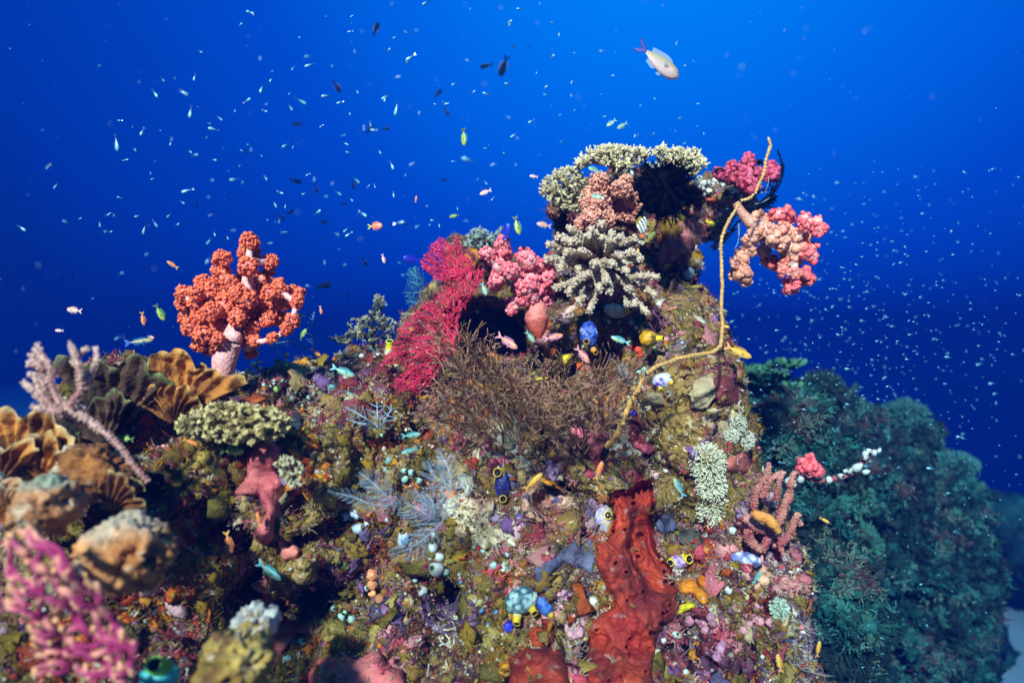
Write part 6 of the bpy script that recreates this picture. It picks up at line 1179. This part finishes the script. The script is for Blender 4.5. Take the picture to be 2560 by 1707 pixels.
# silvery baitfish: one small mesh, many copies
def silver_mesh(name, col, tail):
    n, q = 9, 8; t = np.linspace(0, 1, n); xs = 0.5-0.80*t; hh = 0.13*np.sin(PI*t**0.55)**0.9+0.012; ww = 0.075*np.sin(PI*t**0.5)+0.006; hh[0] = ww[0] = 0.01; a = np.arange(q)*2*PI/q
    V = np.stack([np.repeat(xs[:, None], q, 1), ww[:, None]*np.cos(a), hh[:, None]*np.sin(a)], -1).reshape(-1, 3); i = np.arange(n-1)[:, None]; j = np.arange(q)[None]
    f = np.stack([i*q+j, i*q+(j+1) % q, (i+1)*q+(j+1) % q, (i+1)*q+j], -1).reshape(-1, 4); b = MB(); b.add(V, lerp(col, tail, np.repeat(t, q)*1.3-0.25), f4=f)
    fin_mesh([(-0.28, 0), (-0.40, 0.09), (-0.52, 0.11), (-0.44, 0.0), (-0.52, -0.11), (-0.40, -0.09)], 0.006, tail, tail, b)
    b.add(np.array([(0.30, s*0.055, 0.02+z) for s in (1, -1) for z in (-0.02, 0.02)]), (0.01, 0.02, 0.03)); return b
SM = silver_mesh('s', (0.16,0.46,0.56), (0.006,0.06,0.17))
sv0 = SM.build('silver_fish', M['silver']); USED = [False]
def silver(px, py, L_px, ang, Y, label, group):
    o = sv0 if not USED[0] else sv0.copy()
    if USED[0]: COL.objects.link(o)
    USED[0] = True; r_ = np.random.default_rng(int(px*13+py*7)); a = math.radians(ang); left = math.cos(a) < 0
    L = m_(L_px, Y); o.location = at(px, py, Y); o.scale = (L, L*1.2, L); o.rotation_euler = (r_.normal()*0.25, -math.atan2(math.sin(a), abs(math.cos(a))+1e-6), (PI if left else 0)+r_.normal()*0.45); tag(o, label, 'fish', group)
LB = 'small translucent silver-blue fish drifting in the open blue water above and left of the reef'; GB = 'silver fish scattered in the open water'
A1 = sub((0,0), 700/1829., [(1635,85,60),(1568,165,40),(1270,505,55),(1010,610,75),(1245,730,90),(930,860,65),(760,932,120),(1395,845,75),(1435,775,45),(1710,578,75),(1612,660,65),(1728,725,45),(1770,522,40),(1115,935,40),(1240,990,45),(1397,1045,45),(820,1045,40),(982,1128,36),(1002,1168,34),(1570,1080,60),(1225,1245,90),(1190,1322,40),(1105,1407,60),(900,1412,45),(945,1495,80),(1012,1460,60),(1155,1470,45),(652,1462,50),(715,1398,45),(745,1402,30),(140,1490,70),(782,1290,34),(365,1215,50),(1400,1525,45),(1797,1338,45),(1705,1015,34),(1575,982,28),(1535,722,30),(1362,808,32),(1062,520,40),(785,788,32),(1485,1550,40),(518,1430,34),(730,1512,32)])
A2 = sub((600,0), 700/1829., [(70,85,60),(1215,20,70),(733,105,38),(720,208,38),(1075,203,55),(1015,245,40),(968,332,45),(1115,375,85),(457,425,80),(348,445,45),(395,660,90),(565,628,75),(655,670,55),(765,597,40),(945,645,50),(1020,710,100),(715,740,32),(850,803,70),(690,940,45),(910,990,45),(298,950,60),(350,955,50),(990,1078,75),(757,1175,80),(420,1265,50),(230,1335,50),(262,1258,50),(640,1260,60),(505,1390,80),(800,1395,80),(695,1500,65),(710,1530,60),(1003,1270,45),(1610,615,60),(1520,605,42),(1400,550,45),(1750,550,55),(1760,150,50),(1280,685,35),(1345,680,45),(1783,888,45),(1728,1002,35),(1605,970,35),(1300,1470,36),(1260,1440,40),(1420,1358,35),(1395,1055,30),(1075,1147,26),(445,1140,36),(285,1520,34),(325,610,30),(328,700,60),(383,245,30),(535,823,34),(670,885,30),(880,1215,30),(838,1217,30),(725,1305,40),(1225,1345,26),(1650,1300,30),(295,1345,36),(175,1435,30)])
rs = np.random.default_rng(55)
for L_ in (A1, A2):
    for (x, y, l) in L_: silver(x, y, l*0.95, rs.choice([205, 215, 190, 250, 270, 330, 300, 25, 180]) +rs.normal()*8, 1.3+rs.uniform(0, 0.5), LB, GB)
A3 = sub((1200,0), 700/2352., [(335,75,60),(243,190,65),(665,280,70),(610,185,40),(605,480,60),(785,452,45),(545,738,60),(553,793,45),(765,797,45),(430,1020,65),(275,1142,60),(1475,835,40),(1350,880,40),(1840,873,45),(1685,990,45),(1820,1070,40),(1880,1115,45),(1645,1105,40),(1720,1203,40),(1300,1138,45),(1450,1130,40),(1040,983,45),(690,1195,50),(665,970,40),(208,1285,40),(1730,550,40),(1800,520,36),(1650,365,35),(770,688,45),(600,890,40),(475,608,35),(1120,635,35),(790,930,30)])
for (x, y, l) in A3: silver(x, y, l*0.95, rs.choice([190, 200, 170, 260, 30])+rs.normal()*8, 1.6+rs.uniform(0, 0.6), LB, GB)
cnt = 0
while cnt < 90:
    x, y = rs.normal(800, 420), rs.normal(430, 230)
    if not (0 < x < 1700 and 0 < y < 860) or (x > 1250 and y > 420): continue
    silver(x, y, rs.lognormal(2.55, 0.35), rs.choice([200, 250, 320, 20, 180])+rs.normal()*15, rs.uniform(1.8, 3.4), LB, GB); cnt += 1
# bright fish streaming past the right side, and the tiny shoal beyond
LR = 'bright silvery fish in the stream passing between the main reef and the far reef'; GR = 'silver fish streaming past the right side'
A4 = sub((1600,900), S5, [(1000,150,50),(1020,190,40),(880,262,55),(955,238,45),(1010,298,60),(905,340,50),(1035,395,45),(935,470,50),(910,500,50),(1035,530,40),(950,628,60),(1015,765,50),(1105,805,55),(1055,690,45),(935,75,40),(1515,540,36),(1525,655,34),(1330,1540,40),(980,640,45),(1325,585,30),(660,15,50)])
for (x, y, l) in A4: silver(x, y, l*0.8, 150+rs.normal()*12, 1.75+rs.uniform(0, 0.4), LR, GR)
A5 = sub((2000,950), 757/1568., [(405,238,26),(465,300,32),(290,290,28),(320,330,28),(175,255,26),(180,330,26),(1125,488,34),(1035,338,30),(770,165,26),(860,105,26),(875,212,28),(895,252,26),(968,708,34),(765,830,38),(805,783,34),(830,770,30),(500,592,24),(460,610,24),(980,803,30),(960,905,34),(705,895,32),(560,865,34),(610,843,28),(443,908,30),(275,1095,44),(280,1250,44),(480,1018,30),(530,1080,30),(545,990,30),(720,1008,30),(790,1095,36),(632,1055,54),(645,1100,34),(660,1275,48),(355,1268,30),(330,1485,44),(410,1480,36),(600,1520,36),(430,1415,36),(365,1555,30),(1040,620,30),(1140,718,30),(965,1205,34),(885,1300,30),(820,1450,28),(460,1225,28),(55,915,36),(370,650,30),(505,795,30),(650,180,24)])
for (x, y, l) in A5: silver(x, y, l*0.55, 160+rs.normal()*25, 1.35+rs.uniform(0, 0.7), 'bright pale speck of a fish over the dark slope of the far reef', 'silver fish over the far reef')
def shoal():
    b = MB(); r = np.random.default_rng(77); tv = np.concatenate(SM.V); tf = [np.concatenate(SM.F3), np.concatenate(SM.F4)]; C = np.concatenate(SM.C); n = 0
    while n < 760:
        x, y = r.normal(2080, 210), r.normal(870, 190)
        if r.random() < 0.25: x, y = r.uniform(1820, 2560), r.uniform(420, 1250)
        if not (1815 < x < 2570 and 380 < y < 1500) or (x < 1900 and y > 860): continue
        Y = r.uniform(1.5, 3.0); L = m_(r.lognormal(1.95, 0.38), Y); a = PI+r.normal()*0.3; e = r.normal()*0.3; c, s_ = math.cos(a), math.sin(a); R = np.array([[c, -s_, 0], [s_, c, 0], [0, 0, 1]])@np.array([[math.cos(e), 0, math.sin(e)], [0, 1, 0], [-math.sin(e), 0, math.cos(e)]])
        V = (tv*np.array([L, L*1.2, L]))@R.T+at(x, y, Y); m0 = b.n; b.V.append(V); b.C.append(C); b.F3.append(tf[0]+m0); b.F4.append(tf[1]+m0); b.n += len(V); n += 1
    o = b.build('fish_shoal', M['silver']); tag(o, kind='stuff')
shoal()

# drifting specks in the water, most of them close to the lens and out of focus
b = MB(); r = np.random.default_rng(5); n = 420
Ys = r.uniform(0.65, 1.7, n); Q = np.c_[r.uniform(0, 2560, n), r.uniform(0, 1250, n)]; kp = np.array([hit(*q)[0] is None or hit(*q)[0][1] > y+0.05 for q, y in zip(Q, Ys)])
P = px3(Q, Ys)[kp]; b.inst(NUB, P, unit(r.normal(size=P.shape)), 0.00055*r.lognormal(0, 0.4, len(P)), np.array((0.18, 0.36, 0.42)), seed=1); stuff('marine_snow', b, 'silver')
